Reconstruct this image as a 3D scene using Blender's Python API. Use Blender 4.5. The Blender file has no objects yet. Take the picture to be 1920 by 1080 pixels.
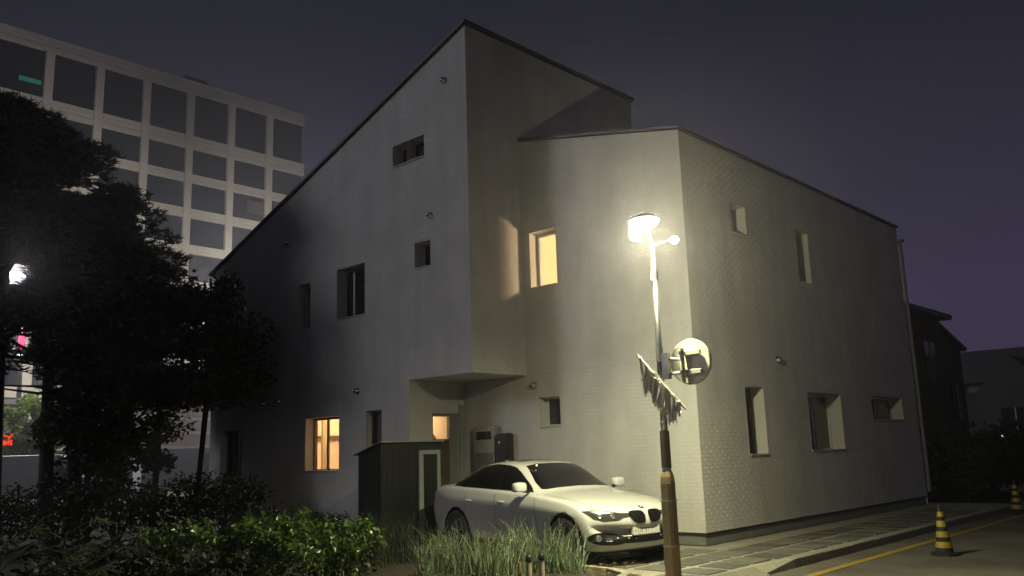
import bpy, bmesh, math, random
import numpy as np
from mathutils import Vector, Matrix
from mathutils.bvhtree import BVHTree

SC = bpy.context.scene
COL = SC.collection
R = math.radians

# ---------------------------------------------------------------- camera
cam_d = bpy.data.cameras.new("camera")
cam = bpy.data.objects.new("camera", cam_d)
COL.objects.link(cam)
cam_d.sensor_width = 36.0
cam_d.lens = 30.323
cam_d.clip_start = 0.05
cam_d.clip_end = 2000
cam.matrix_world = Matrix(((0.7279, 0.15096, 0.66886, 0.0),
                           (0.68497, -0.11564, -0.71933, 0.0),
                           (-0.03124, 0.98175, -0.18758, 1.58),
                           (0, 0, 0, 1)))
SC.camera = cam

# ---------------------------------------------------------------- night sky
world = bpy.data.worlds.new("World")
SC.world = world
world.use_nodes = True
wn, wl = world.node_tree.nodes, world.node_tree.links
wn.clear()
w_out = wn.new("ShaderNodeOutputWorld")
w_bg = wn.new("ShaderNodeBackground")
w_tc = wn.new("ShaderNodeTexCoord")
w_sep = wn.new("ShaderNodeSeparateXYZ")
w_ramp = wn.new("ShaderNodeValToRGB")
w_noise = wn.new("ShaderNodeTexNoise")
w_mix = wn.new("ShaderNodeMixRGB")
w_noise.inputs["Scale"].default_value = 2.2
w_noise.inputs["Detail"].default_value = 3
wl.new(w_tc.outputs["Generated"], w_sep.inputs[0])
wl.new(w_tc.outputs["Generated"], w_noise.inputs["Vector"])
wl.new(w_sep.outputs["Z"], w_ramp.inputs[0])
cr = w_ramp.color_ramp
cr.elements[0].position = 0.0
cr.elements[0].color = (0.058, 0.047, 0.085, 1)
cr.elements[1].position = 0.75
cr.elements[1].color = (0.0105, 0.0120, 0.0185, 1)
for pos, c in ((0.16, (0.052, 0.043, 0.080)), (0.30, (0.033, 0.031, 0.052)), (0.45, (0.0175, 0.0185, 0.029))):
    e = cr.elements.new(pos)
    e.color = (*c, 1)
w_mix.blend_type = "MULTIPLY"
w_mix.inputs[0].default_value = 0.22
wl.new(w_ramp.outputs[0], w_mix.inputs[1])
wl.new(w_noise.outputs["Fac"], w_mix.inputs[2])
wl.new(w_mix.outputs[0], w_bg.inputs[0])
w_bg.inputs[1].default_value = 0.93
wl.new(w_bg.outputs[0], w_out.inputs[0])

# faint moonlight / city glow from behind and left of the camera
sun_d = bpy.data.lights.new("moon_light", "SUN")
sun_d.energy = 0.43
sun_d.angle = R(13.0)
sun_d.color = (0.93, 0.93, 1.0)
sun = bpy.data.objects.new("moon_light", sun_d)
COL.objects.link(sun)
sun.rotation_euler = Vector((0.50, 0.82, -0.31)).to_track_quat("-Z", "Y").to_euler()

SC.view_settings.view_transform = "Standard"
SC.view_settings.look = "None"
SC.view_settings.exposure = 0.0
SC.view_settings.gamma = 1.0
SC.render.engine = "CYCLES"
SC.cycles.use_denoising = True
SC.cycles.max_bounces = 6
SC.cycles.diffuse_bounces = 2
SC.cycles.use_adaptive_sampling = True
SC.cycles.adaptive_threshold = 0.02
SC.cycles.glossy_bounces = 3
SC.cycles.transmission_bounces = 4
SC.cycles.transparent_max_bounces = 8
SC.cycles.volume_bounces = 0
SC.cycles.sample_clamp_indirect = 2.0
SC.cycles.caustics_reflective = False
SC.cycles.caustics_refractive = False

# ---------------------------------------------------------------- materials
MATS = {}


def mat(name, col, rough=0.7, var=0.0, vscale=4.0, bump=0.0, bscale=40.0, metal=0.0, spec=0.5,
        emit=None, estr=0.0, coat=0.0, col2=None, detail=4.0):
    m = bpy.data.materials.new(name)
    m.use_nodes = True
    n, l = m.node_tree.nodes, m.node_tree.links
    b = n["Principled BSDF"]
    b.inputs["Base Color"].default_value = (*col, 1)
    b.inputs["Roughness"].default_value = rough
    b.inputs["Metallic"].default_value = metal
    b.inputs["Specular IOR Level"].default_value = spec
    b.inputs["Coat Weight"].default_value = coat
    if emit:
        b.inputs["Emission Color"].default_value = (*emit, 1)
        b.inputs["Emission Strength"].default_value = estr
    if var > 0 or bump > 0:
        tc = n.new("ShaderNodeTexCoord")
    if var > 0:
        nz = n.new("ShaderNodeTexNoise")
        nz.inputs["Scale"].default_value = vscale
        nz.inputs["Detail"].default_value = detail
        nz.inputs["Roughness"].default_value = 0.65
        rp = n.new("ShaderNodeValToRGB")
        rp.color_ramp.elements[0].position = 0.3
        rp.color_ramp.elements[1].position = 0.72
        c2 = col2 if col2 else tuple(max(0, c * (1 - var)) for c in col)
        c1 = tuple(min(1, c * (1 + var * 0.5)) for c in col)
        rp.color_ramp.elements[0].color = (*c2, 1)
        rp.color_ramp.elements[1].color = (*c1, 1)
        l.new(tc.outputs["Object"], nz.inputs["Vector"])
        l.new(nz.outputs["Fac"], rp.inputs[0])
        l.new(rp.outputs[0], b.inputs["Base Color"])
    if bump > 0:
        nb = n.new("ShaderNodeTexNoise")
        nb.inputs["Scale"].default_value = bscale
        nb.inputs["Detail"].default_value = 5
        bp = n.new("ShaderNodeBump")
        bp.inputs["Strength"].default_value = bump
        bp.inputs["Distance"].default_value = 0.02
        l.new(tc.outputs["Object"], nb.inputs["Vector"])
        l.new(nb.outputs["Fac"], bp.inputs["Height"])
        l.new(bp.outputs[0], b.inputs["Normal"])
    MATS[name] = m
    return m


def leaf_mat(name, col, var=0.35, rough=0.45, trans=0.25):
    m = mat(name, col, rough, var, 9.0)
    n, l = m.node_tree.nodes, m.node_tree.links
    b = n["Principled BSDF"]
    out = n["Material Output"]
    t = n.new("ShaderNodeBsdfTranslucent")
    t.inputs[0].default_value = (min(.85, col[0] * 1.6), min(.85, col[1] * 1.7), min(.8, col[2] * (0.8 if col[1] > col[0] * 1.05 else 1.5)), 1)
    mx = n.new("ShaderNodeMixShader")
    mx.inputs[0].default_value = trans
    l.new(b.outputs[0], mx.inputs[1])
    l.new(t.outputs[0], mx.inputs[2])
    l.new(mx.outputs[0], out.inputs[0])
    return m


def glass_mat(name, tint=(1, 1, 1), refl=0.12):
    m = bpy.data.materials.new(name)
    m.use_nodes = True
    n, l = m.node_tree.nodes, m.node_tree.links
    n.remove(n["Principled BSDF"])
    out = n["Material Output"]
    tr = n.new("ShaderNodeBsdfTransparent")
    tr.inputs[0].default_value = (*tint, 1)
    gl = n.new("ShaderNodeBsdfGlossy")
    gl.inputs["Roughness"].default_value = 0.03
    lw = n.new("ShaderNodeLayerWeight")
    pw = n.new("ShaderNodeMath")
    pw.operation = "POWER"
    pw.inputs[1].default_value = 4.0
    ma = n.new("ShaderNodeMath")
    ma.operation = "MULTIPLY_ADD"
    ma.inputs[1].default_value = 0.45
    ma.inputs[2].default_value = 0.03
    mx = n.new("ShaderNodeMixShader")
    l.new(lw.outputs["Facing"], pw.inputs[0])
    l.new(pw.outputs[0], ma.inputs[0])
    l.new(ma.outputs[0], mx.inputs[0])
    l.new(tr.outputs[0], mx.inputs[1])
    l.new(gl.outputs[0], mx.inputs[2])
    l.new(mx.outputs[0], out.inputs[0])
    MATS[name] = m
    return m


M_WALL = mat("painted_brick", (0.60, 0.585, 0.555), 0.75, 0.15, 1.1, 0.18, 45)


def add_streaks(m, amt=0.10):
    n, l = m.node_tree.nodes, m.node_tree.links
    b = n["Principled BSDF"]
    src = b.inputs["Base Color"].links[0].from_socket
    g = n.new("ShaderNodeNewGeometry")
    mp = n.new("ShaderNodeMapping")
    mp.inputs["Scale"].default_value = (2.6, 2.6, 0.22)
    nz = n.new("ShaderNodeTexNoise")
    nz.inputs["Scale"].default_value = 1.0
    nz.inputs["Detail"].default_value = 6
    rp = n.new("ShaderNodeValToRGB")
    rp.color_ramp.elements[0].position = .42
    rp.color_ramp.elements[1].position = .66
    rp.color_ramp.elements[0].color = (1, 1, 1, 1)
    rp.color_ramp.elements[1].color = (1 - amt, 1 - amt, 1 - amt * .9, 1)
    mx = n.new("ShaderNodeMixRGB")
    mx.blend_type = "MULTIPLY"
    mx.inputs[0].default_value = 1.0
    l.new(g.outputs["Position"], mp.inputs[0])
    l.new(mp.outputs[0], nz.inputs["Vector"])
    l.new(nz.outputs["Fac"], rp.inputs[0])
    l.new(src, mx.inputs[1])
    l.new(rp.outputs[0], mx.inputs[2])
    l.new(mx.outputs[0], b.inputs["Base Color"])


M_MORTAR = mat("painted_mortar", (0.55, 0.535, 0.505), 0.85, 0.16, 1.3, 0.3, 60)
add_streaks(M_WALL)
add_streaks(M_MORTAR)
M_REVEAL = mat("painted_reveal", (0.56, 0.545, 0.515), 0.7, 0.06, 3)
M_PLINTH = mat("grey_plinth", (0.16, 0.165, 0.155), 0.8, 0.2, 5, 0.3, 40)
M_PLINTHD = mat("dark_flashing", (0.02, 0.02, 0.02), 0.5)
M_ROOF = mat("dark_metal_roof", (0.045, 0.047, 0.052), 0.5, 0.15, 4)
M_FRAME = mat("white_window_frame", (0.62, 0.62, 0.60), 0.4)
M_FRAMED = mat("brown_window_frame", (0.10, 0.07, 0.055), 0.4)
M_DGLASS = mat("dark_glass", (0.012, 0.014, 0.018), 0.06, spec=0.6)
M_GLASS = glass_mat("clear_glass")
M_ROOM = mat("cream_room", (0.78, 0.63, 0.45), 0.8, 0.05, 2)
M_ROOMW = mat("pale_room", (0.80, 0.66, 0.48), 0.8, 0.05, 2)
M_CURTAIN = leaf_mat("curtain", (0.60, 0.46, 0.36), 0.12, 0.9, 0.5)
M_LAMPW = mat("warm_lamp", (1, 0.8, 0.5), 0.5, emit=(1.0, 0.72, 0.42), estr=110)
M_LAMPW2 = mat("warm_pendant", (1, 0.8, 0.5), 0.5, emit=(1.0, 0.70, 0.38), estr=210)
M_LAMPW1 = mat("warm_lamp_bright", (1, 0.8, 0.5), 0.5, emit=(1.0, 0.66, 0.38), estr=135)
M_DARK = mat("dark_room", (0.02, 0.02, 0.02), 0.9)
M_CHROME = mat("chrome", (0.6, 0.6, 0.6), 0.18, metal=1.0)
M_STEEL = mat("galvanised_steel", (0.20, 0.205, 0.21), 0.28, 0.2, 12, metal=0.9)
M_BROWN = mat("brown_pole_paint", (0.32, 0.235, 0.115), 0.42, 0.25, 7, 0.15, 50)
M_BROWND = mat("brown_pole_dark", (0.13, 0.105, 0.065), 0.45, 0.25, 7)
M_CREAM = mat("cream_paint", (0.40, 0.39, 0.30), 0.5, 0.15, 8)
M_WHITEP = mat("white_paint", (0.40, 0.40, 0.37), 0.5, 0.1, 8)
M_CLOTH = leaf_mat("tattered_cloth", (0.80, 0.79, 0.72), 0.08, 0.9, 0.5)
M_LED = mat("led_lens", (1, 1, 1), 0.4, emit=(1.0, 0.97, 0.80), estr=60)
M_LED2 = mat("led_lens_small", (1, 1, 1), 0.4, emit=(1.0, 0.96, 0.80), estr=60)
M_ROADLED = mat("road_lamp_lens", (1, 1, 1), 0.4, emit=(1.0, 0.97, 0.90), estr=80)
M_FILLLED = mat("fill_lamp_lens", (1, 1, 1), 0.4, emit=(1.0, 0.95, 0.84), estr=80)
M_BLACKM = mat("black_housing", (0.015, 0.015, 0.016), 0.35)
M_GREYM = mat("grey_metal", (0.22, 0.22, 0.22), 0.45, 0.1, 8)
M_ASPHALT = mat("asphalt", (0.155, 0.142, 0.112), 0.85, 0.45, 0.9, 0.5, 120)
M_PAVE = mat("pavement_bed", (0.33, 0.31, 0.25), 0.8, 0.2, 3, 0.3, 60)
M_PAVER = [mat("paver_%d" % i, c, 0.7, 0.25, 6, 0.35, 70) for i, c in enumerate(((0.135, 0.132, 0.115), (0.17, 0.163, 0.14), (0.105, 0.105, 0.094)))]
M_KERB = mat("granite_kerb", (0.30, 0.28, 0.23), 0.75, 0.2, 12, 0.3, 80)
M_YELLOW = mat("yellow_road_paint", (0.44, 0.29, 0.04), 0.7, 0.3, 9, col2=(0.28, 0.19, 0.04))
M_SOIL = mat("garden_soil", (0.030, 0.023, 0.015), 0.95, 0.4, 3, 0.8, 30)
M_STRAW = mat("dry_straw", (0.30, 0.21, 0.09), 0.9, 0.4, 12)
M_GRASSF = mat("far_ground", (0.028, 0.030, 0.020), 0.95, 0.4, 0.6, 0.5, 10)
M_BARK = mat("bark", (0.035, 0.027, 0.020), 0.95, 0.4, 8, 0.8, 30)
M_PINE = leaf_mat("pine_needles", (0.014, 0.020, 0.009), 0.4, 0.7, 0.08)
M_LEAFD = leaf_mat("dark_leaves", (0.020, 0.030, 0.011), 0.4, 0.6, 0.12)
M_LEAFDD = leaf_mat("deep_shade_leaves", (0.009, 0.013, 0.006), 0.4, 0.8, 0.08)  # darker copy of dark_leaves, with the shade put into the colour
M_LEAFB = leaf_mat("street_tree_leaves", (0.10, 0.16, 0.02), 0.35, 0.6, 0.35)
M_PEPPER = leaf_mat("pepper_leaf", (0.075, 0.135, 0.034), 0.45, 0.33, 0.22)
M_PEPPER2 = leaf_mat("pepper_leaf_young", (0.17, 0.235, 0.055), 0.35, 0.33, 0.28)
M_STEM = mat("green_stem", (0.075, 0.10, 0.03), 0.6, 0.2, 20)
M_ONION = [leaf_mat("onion_leaf_%d" % i, c, 0.35, 0.4, 0.2) for i, c in enumerate(((0.175, 0.235, 0.145), (0.22, 0.275, 0.15), (0.33, 0.32, 0.19)))]
M_BIGLEAF = leaf_mat("big_leaf", (0.032, 0.045, 0.020), 0.3, 0.75, 0.15)
M_STAKE = mat("pale_stake", (0.55, 0.53, 0.46), 0.6)
M_POSTW = mat("weathered_post", (0.45, 0.38, 0.27), 0.7, 0.25, 15)
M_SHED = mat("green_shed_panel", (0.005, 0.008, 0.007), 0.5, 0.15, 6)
M_SHEDTRIM = mat("pale_shed_trim", (0.27, 0.29, 0.285), 0.5, 0.1, 8)
M_OFFICE = mat("office_stone", (0.78, 0.72, 0.62), 0.8, 0.12, 0.4)
M_OFFGLASS = mat("office_glass", (0.006, 0.016, 0.020), 0.12, spec=0.5)
M_BLIND = mat("pale_blind", (0.10, 0.095, 0.085), 0.9, 0.2, 3)
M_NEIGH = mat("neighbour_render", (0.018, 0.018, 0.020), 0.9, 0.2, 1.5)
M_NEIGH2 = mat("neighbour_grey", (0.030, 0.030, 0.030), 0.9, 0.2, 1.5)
M_BEIGE = mat("beige_facade", (0.50, 0.40, 0.30), 0.85, 0.15, 0.8)
M_CONEB = mat("black_rubber", (0.018, 0.018, 0.018), 0.8, 0.2, 12)
M_CONEY = mat("yellow_reflective", (0.42, 0.31, 0.03), 0.5, 0.2, 14)
M_PAINT = mat("white_car_paint", (0.64, 0.638, 0.62), 0.22, coat=1.0)
M_PAINTS = mat("silver_car_paint", (0.36, 0.37, 0.39), 0.3, coat=0.5)
M_CARGLASS = mat("tinted_glass", (0.006, 0.006, 0.007), 0.05, spec=0.6)
M_TRIM = mat("black_trim", (0.008, 0.008, 0.008), 0.3, spec=0.3)
M_TYRE = mat("tyre_rubber", (0.016, 0.016, 0.016), 0.85)
M_RIM = mat("alloy_rim", (0.35, 0.35, 0.36), 0.3, metal=0.85)
M_LENS = mat("headlight_lens", (0.05, 0.05, 0.05), 0.08, spec=0.8)
M_LAMPC = mat("headlight_chrome", (0.75, 0.74, 0.70), 0.15, metal=0.9)
M_PLATE = mat("number_plate", (0.72, 0.71, 0.64), 0.5, 0.05, 30)
M_PLATEINK = mat("plate_ink", (0.22, 0.19, 0.15), 0.6)
M_BLUE = mat("badge_blue", (0.05, 0.18, 0.45), 0.4)
M_REDL = mat("red_signal", (0.3, 0.0, 0.0), 0.5, emit=(1.0, 0.03, 0.10), estr=4.5)
M_REDTAIL = mat("red_tail_lamp", (0.3, 0.0, 0.0), 0.5, emit=(1.0, 0.05, 0.02), estr=1.6)
M_GREENW = mat("green_lit_window", (0.02, 0.2, 0.16), 0.5, emit=(0.06, 0.65, 0.50), estr=0.10)
M_MIRB = mat("mirror_back_paint", (0.44, 0.44, 0.36), 0.55, 0.2, 9)
M_LAMPP = mat("lamp_pole_paint", (0.17, 0.17, 0.16), 0.45, 0.15, 10)
M_WHITEL = mat("white_small_lamp", (1, 1, 1), 0.5, emit=(0.9, 0.95, 1.0), estr=2.2)
M_SIGNP = mat("pale_sign_board", (0.62, 0.50, 0.50), 0.6, 0.1, 3)
M_VAN = mat("pale_van_paint", (0.62, 0.66, 0.72), 0.4, 0.08, 3)
M_FORMIC = mat("meter_box_grey", (0.33, 0.31, 0.29), 0.5, 0.15, 8)


# ---------------------------------------------------------------- mesh helpers
class MB:
    def __init__(self):
        self.v, self.f = [], []

    def add(self, vs, fs):
        o = len(self.v)
        self.v.extend([tuple(p) for p in vs])
        self.f.extend([tuple(i + o for i in f) for f in fs])
        return self

    def box(self, x0, x1, y0, y1, z0, z1):
        vs = [(x0, y0, z0), (x1, y0, z0), (x1, y1, z0), (x0, y1, z0), (x0, y0, z1), (x1, y0, z1), (x1, y1, z1), (x0, y1, z1)]
        return self.add(vs, [(0, 3, 2, 1), (4, 5, 6, 7), (0, 1, 5, 4), (1, 2, 6, 5), (2, 3, 7, 6), (3, 0, 4, 7)])

    def quad(self, a, b, c, d):
        return self.add([a, b, c, d], [(0, 1, 2, 3)])

    def tube(self, p0, p1, r0, r1=None, n=8, caps=True):
        r1 = r0 if r1 is None else r1
        p0, p1 = Vector(p0), Vector(p1)
        d = (p1 - p0)
        if d.length < 1e-6:
            return self
        d.normalize()
        a = d.orthogonal().normalized()
        b = d.cross(a)
        vs = []
        for p, r in ((p0, r0), (p1, r1)):
            for i in range(n):
                t = 2 * math.pi * i / n
                vs.append(p + a * (r * math.cos(t)) + b * (r * math.sin(t)))
        fs = [(i, (i + 1) % n, n + (i + 1) % n, n + i) for i in range(n)]
        if caps:
            fs += [tuple(range(n - 1, -1, -1)), tuple(range(n, 2 * n))]
        return self.add(vs, fs)

    def lathe(self, prof, c=(0, 0, 0), axis=(0, 0, 1), n=20):
        ax = Vector(axis).normalized()
        a = ax.orthogonal().normalized()
        b = ax.cross(a)
        c = Vector(c)
        vs, fs = [], []
        for r, h in prof:
            for i in range(n):
                t = 2 * math.pi * i / n
                vs.append(c + ax * h + a * (r * math.cos(t)) + b * (r * math.sin(t)))
        for k in range(len(prof) - 1):
            for i in range(n):
                fs.append((k * n + i, k * n + (i + 1) % n, (k + 1) * n + (i + 1) % n, (k + 1) * n + i))
        fs.append(tuple(range(n - 1, -1, -1)))
        fs.append(tuple((len(prof) - 1) * n + i for i in range(n)))
        return self.add(vs, fs)

    def ellipsoid(self, c, rx, ry, rz, n=16, m=10, zlo=-1, zhi=1):
        vs, fs = [], []
        for j in range(m + 1):
            s = zlo + (zhi - zlo) * j / m
            ph = math.asin(max(-1, min(1, s)))
            for i in range(n):
                t = 2 * math.pi * i / n
                vs.append((c[0] + rx * math.cos(ph) * math.cos(t), c[1] + ry * math.cos(ph) * math.sin(t), c[2] + rz * math.sin(ph)))
        for j in range(m):
            for i in range(n):
                fs.append((j * n + i, j * n + (i + 1) % n, (j + 1) * n + (i + 1) % n, (j + 1) * n + i))
        fs.append(tuple(range(n - 1, -1, -1)))
        fs.append(tuple(m * n + i for i in range(n)))
        return self.add(vs, fs)

    def prism(self, pts, d):
        """closed polygon pts (3D) extruded by vector d"""
        n = len(pts)
        d = Vector(d)
        vs = [Vector(p) for p in pts] + [Vector(p) + d for p in pts]
        fs = [tuple(range(n - 1, -1, -1)), tuple(range(n, 2 * n))]
        fs += [(i, (i + 1) % n, n + (i + 1) % n, n + i) for i in range(n)]
        return self.add(vs, fs)

    def build(self, name, m, parent=None, smooth=False, kind=None, bevel=0.0, recalc=True):
        off = Vector(parent_world(parent)) if parent is not None else Vector((0, 0, 0))
        me = bpy.data.meshes.new(name)
        me.from_pydata([(p[0] - off[0], p[1] - off[1], p[2] - off[2]) for p in self.v], [], self.f)
        if recalc and len(self.f) < 20000:
            bm = bmesh.new()
            bm.from_mesh(me)
            bmesh.ops.recalc_face_normals(bm, faces=bm.faces)
            bm.to_mesh(me)
            bm.free()
        me.materials.append(m)
        if smooth:
            me.polygons.foreach_set("use_smooth", [True] * len(me.polygons))
        o = bpy.data.objects.new(name, me)
        COL.objects.link(o)
        o.parent = parent
        if kind:
            o["kind"] = kind
        if bevel > 0:
            bv = o.modifiers.new("bevel", "BEVEL")
            bv.width = bevel
            bv.segments = 2
            bv.limit_method = "ANGLE"
        return o


def parent_world(o):
    p = Vector((0, 0, 0))
    while o is not None:
        p = p + o.location
        o = o.parent
    return p


def thing(name, label, cat, loc=(0, 0, 0), group=None):
    o = bpy.data.objects.new(name, None)
    o.empty_display_size = 0.2
    COL.objects.link(o)
    o.location = loc
    o["label"] = label
    o["category"] = cat
    if group:
        o["group"] = group
    return o


def tag(o, label, cat, group=None):
    o["label"] = label
    o["category"] = cat
    if group:
        o["group"] = group
    return o


def struct(o):
    o["kind"] = "structure"
    return o


def link_mesh(name, me, parent, loc=(0, 0, 0), rot=(0, 0, 0), scale=(1, 1, 1)):
    o = bpy.data.objects.new(name, me)
    COL.objects.link(o)
    o.parent = parent
    o.location = loc
    o.rotation_euler = rot
    o.scale = scale
    return o


def copy_tree(o, parent=None):
    c = o.copy()
    COL.objects.link(c)
    c.parent = parent
    for ch in list(o.children):
        copy_tree(ch, c)
    return c


# ---------------------------------------------------------------- ground, road, pavement, garden
KX = -5.75          # kerb line
struct(MB().add([(-600, -400, -0.16), (400, -400, -0.16), (400, 800, -0.16), (-600, 800, -0.16)], [(0, 1, 2, 3)]).build("ground", M_GRASSF))
struct(MB().add([(KX - 0.1, -40, -0.12), (3.5, -40, -0.12), (3.5, 60, -0.12), (KX - 0.1, 60, -0.12)], [(0, 1, 2, 3)]).build("road", M_ASPHALT))
MB().add([(-5.33, 8.0, -0.115), (-5.20, 8.0, -0.115), (-5.20, 55, -0.115), (-5.33, 55, -0.115)], [(0, 1, 2, 3)]).build("lane_line", M_YELLOW)
struct(bpy.data.objects["lane_line"])

pave = struct(MB().box(-13.3, KX - 0.14, 9.55, 24.0, -0.15, -0.012).box(-6.75, KX - 0.14, 4.0, 9.55, -0.15, -0.012).build("pavement", M_PAVE))
rng = random.Random(5)
PITCH, PW = 0.62, 0.50
paver_me = []
for k in range(3):
    mb = MB().box(-PW / 2, PW / 2, -PW / 2, PW / 2, -0.03, 0.0)
    me = bpy.data.meshes.new("paver")
    me.from_pydata(mb.v, [], mb.f)
    me.materials.append(M_PAVER[k])
    paver_me.append(me)
y = 8.3
row = 0
while y < 21.5:
    for c in range(12):
        x = KX - 0.52 - c * PITCH
        if y < 9.9 and x < -6.5:
            continue
        if x < -7.85 and (y > 12.3 or x < -9.6 or y > 11.8):
            continue
        if x > -7.9 and x - PW / 2 < -7.64 and y > 12.3:
            continue
        o = link_mesh("paver", rng.choice(paver_me), pave, (x + rng.uniform(-.012, .012), y + rng.uniform(-.012, .012), rng.uniform(-.004, .003)),
                      (rng.uniform(-.004, .004), rng.uniform(-.004, .004), rng.uniform(-.012, .012)), (1.0, rng.choice((1.0, 1.0, 1.05)), 1))
    y += PITCH
# kerb stones: full height beyond Y 11.8, a sloping stone, dropped stones towards the camera
kerb = struct(MB().box(KX - 0.14, KX - 0.02, 11.8, 40, -0.16, -0.02).build("kerb", M_KERB))
y = 11.82
while y < 26:
    MB().box(KX - 0.145, KX, y, y + 0.985, -0.15, 0.004 + rng.uniform(-.004, .004)).build("kerb_stone", M_KERB, kerb, bevel=0.012)
    y += 1.0
MB().add([(KX - .145, 10.9, -.15), (KX + .0, 10.9, -.15), (KX + .0, 11.81, -.15), (KX - .145, 11.81, -.15),
          (KX - .145, 10.9, -.008), (KX + .0, 10.9, -.095), (KX + .0, 11.81, .0), (KX - .145, 11.81, .004)],
         [(0, 3, 2, 1), (4, 5, 6, 7), (0, 1, 5, 4), (1, 2, 6, 5), (2, 3, 7, 6), (3, 0, 4, 7)]).build("kerb_stone", M_CREAM, kerb)
y = 10.88
while y > 3.5:
    MB().add([(KX - .145, y - .985, -.15), (KX + .1, y - .985, -.15), (KX + .1, y, -.15), (KX - .145, y, -.15),
              (KX - .145, y - .985, -.006), (KX + .1, y - .985, -.1), (KX + .1, y, -.1), (KX - .145, y, -.006)],
             [(0, 3, 2, 1), (4, 5, 6, 7), (0, 1, 5, 4), (1, 2, 6, 5), (2, 3, 7, 6), (3, 0, 4, 7)]).build("kerb_stone", M_KERB, kerb)
    y -= 1.0


# garden bed: bumpy soil sheet
def soil_sheet():
    mb = MB()
    xs = np.linspace(-26, -6.62, 78)
    ys = np.linspace(-4, 9.6, 60)
    rs = np.random.RandomState(3)
    nz = rs.rand(len(xs), len(ys)) * 0.06
    for i, x in enumerate(xs):
        for j, yy in enumerate(ys):
            edge = min(1.0, max(0.0, (-6.62 - x) / 0.5)) * min(1.0, max(0, (9.6 - yy) / 0.4))
            mb.v.append((x, yy + (0.10 * math.sin(x * 1.3) if j == len(ys) - 1 else 0), -0.06 + 0.07 * edge + nz[i, j] * edge))
    n = len(ys)
    for i in range(len(xs) - 1):
        for j in range(n - 1):
            mb.f.append((i * n + j, (i + 1) * n + j, (i + 1) * n + j + 1, i * n + j + 1))
    return mb


struct(soil_sheet().build("garden_soil", M_SOIL, smooth=True))
# pale stone edging between the bed and the pavement
edge_pts = [(-6.68, 4.0), (-6.68, 8.95), (-6.85, 9.35), (-7.3, 9.58), (-8.2, 9.66), (-12.2, 9.62)]
edging = struct(MB().box(-6.70, -6.69, 4.0, 4.1, -.1, -.05).build("garden_edging", M_KERB))
for a, b in zip(edge_pts[:-1], edge_pts[1:]):
    L = math.dist(a, b)
    k = max(1, int(L / 0.6))
    for i in range(k):
        p0 = Vector((a[0] + (b[0] - a[0]) * i / k, a[1] + (b[1] - a[1]) * i / k, 0))
        p1 = Vector((a[0] + (b[0] - a[0]) * (i + .975) / k, a[1] + (b[1] - a[1]) * (i + .975) / k, 0))
        d = (p1 - p0).normalized()
        nn = Vector((-d.y, d.x, 0)) * 0.055
        MB().prism([p0 - nn + Vector((0, 0, -.1)), p1 - nn + Vector((0, 0, -.1)), p1 + nn + Vector((0, 0, -.1)), p0 + nn + Vector((0, 0, -.1))],
                   (0, 0, 0.135)).build("edging_stone", M_CREAM if rng.random() < .6 else M_KERB, edging)

# ---------------------------------------------------------------- the white house
XR, YB, XI, YT, XL = -7.66, 12.675, -11.46, 11.176, -21.25
XD, ZO = -13.27, 3.07
YR, YC = 23.25, 16.86
house = thing("white_house", "white painted brick house with steep roof and overhanging upper storey", "house", (-12, 15, 0))
SL = 0.352


def top_left(X):
    return 10.04 + SL * (X - XI)


BR_U, BR_V = 0.20, 0.0668
near_bricks = []


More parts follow.
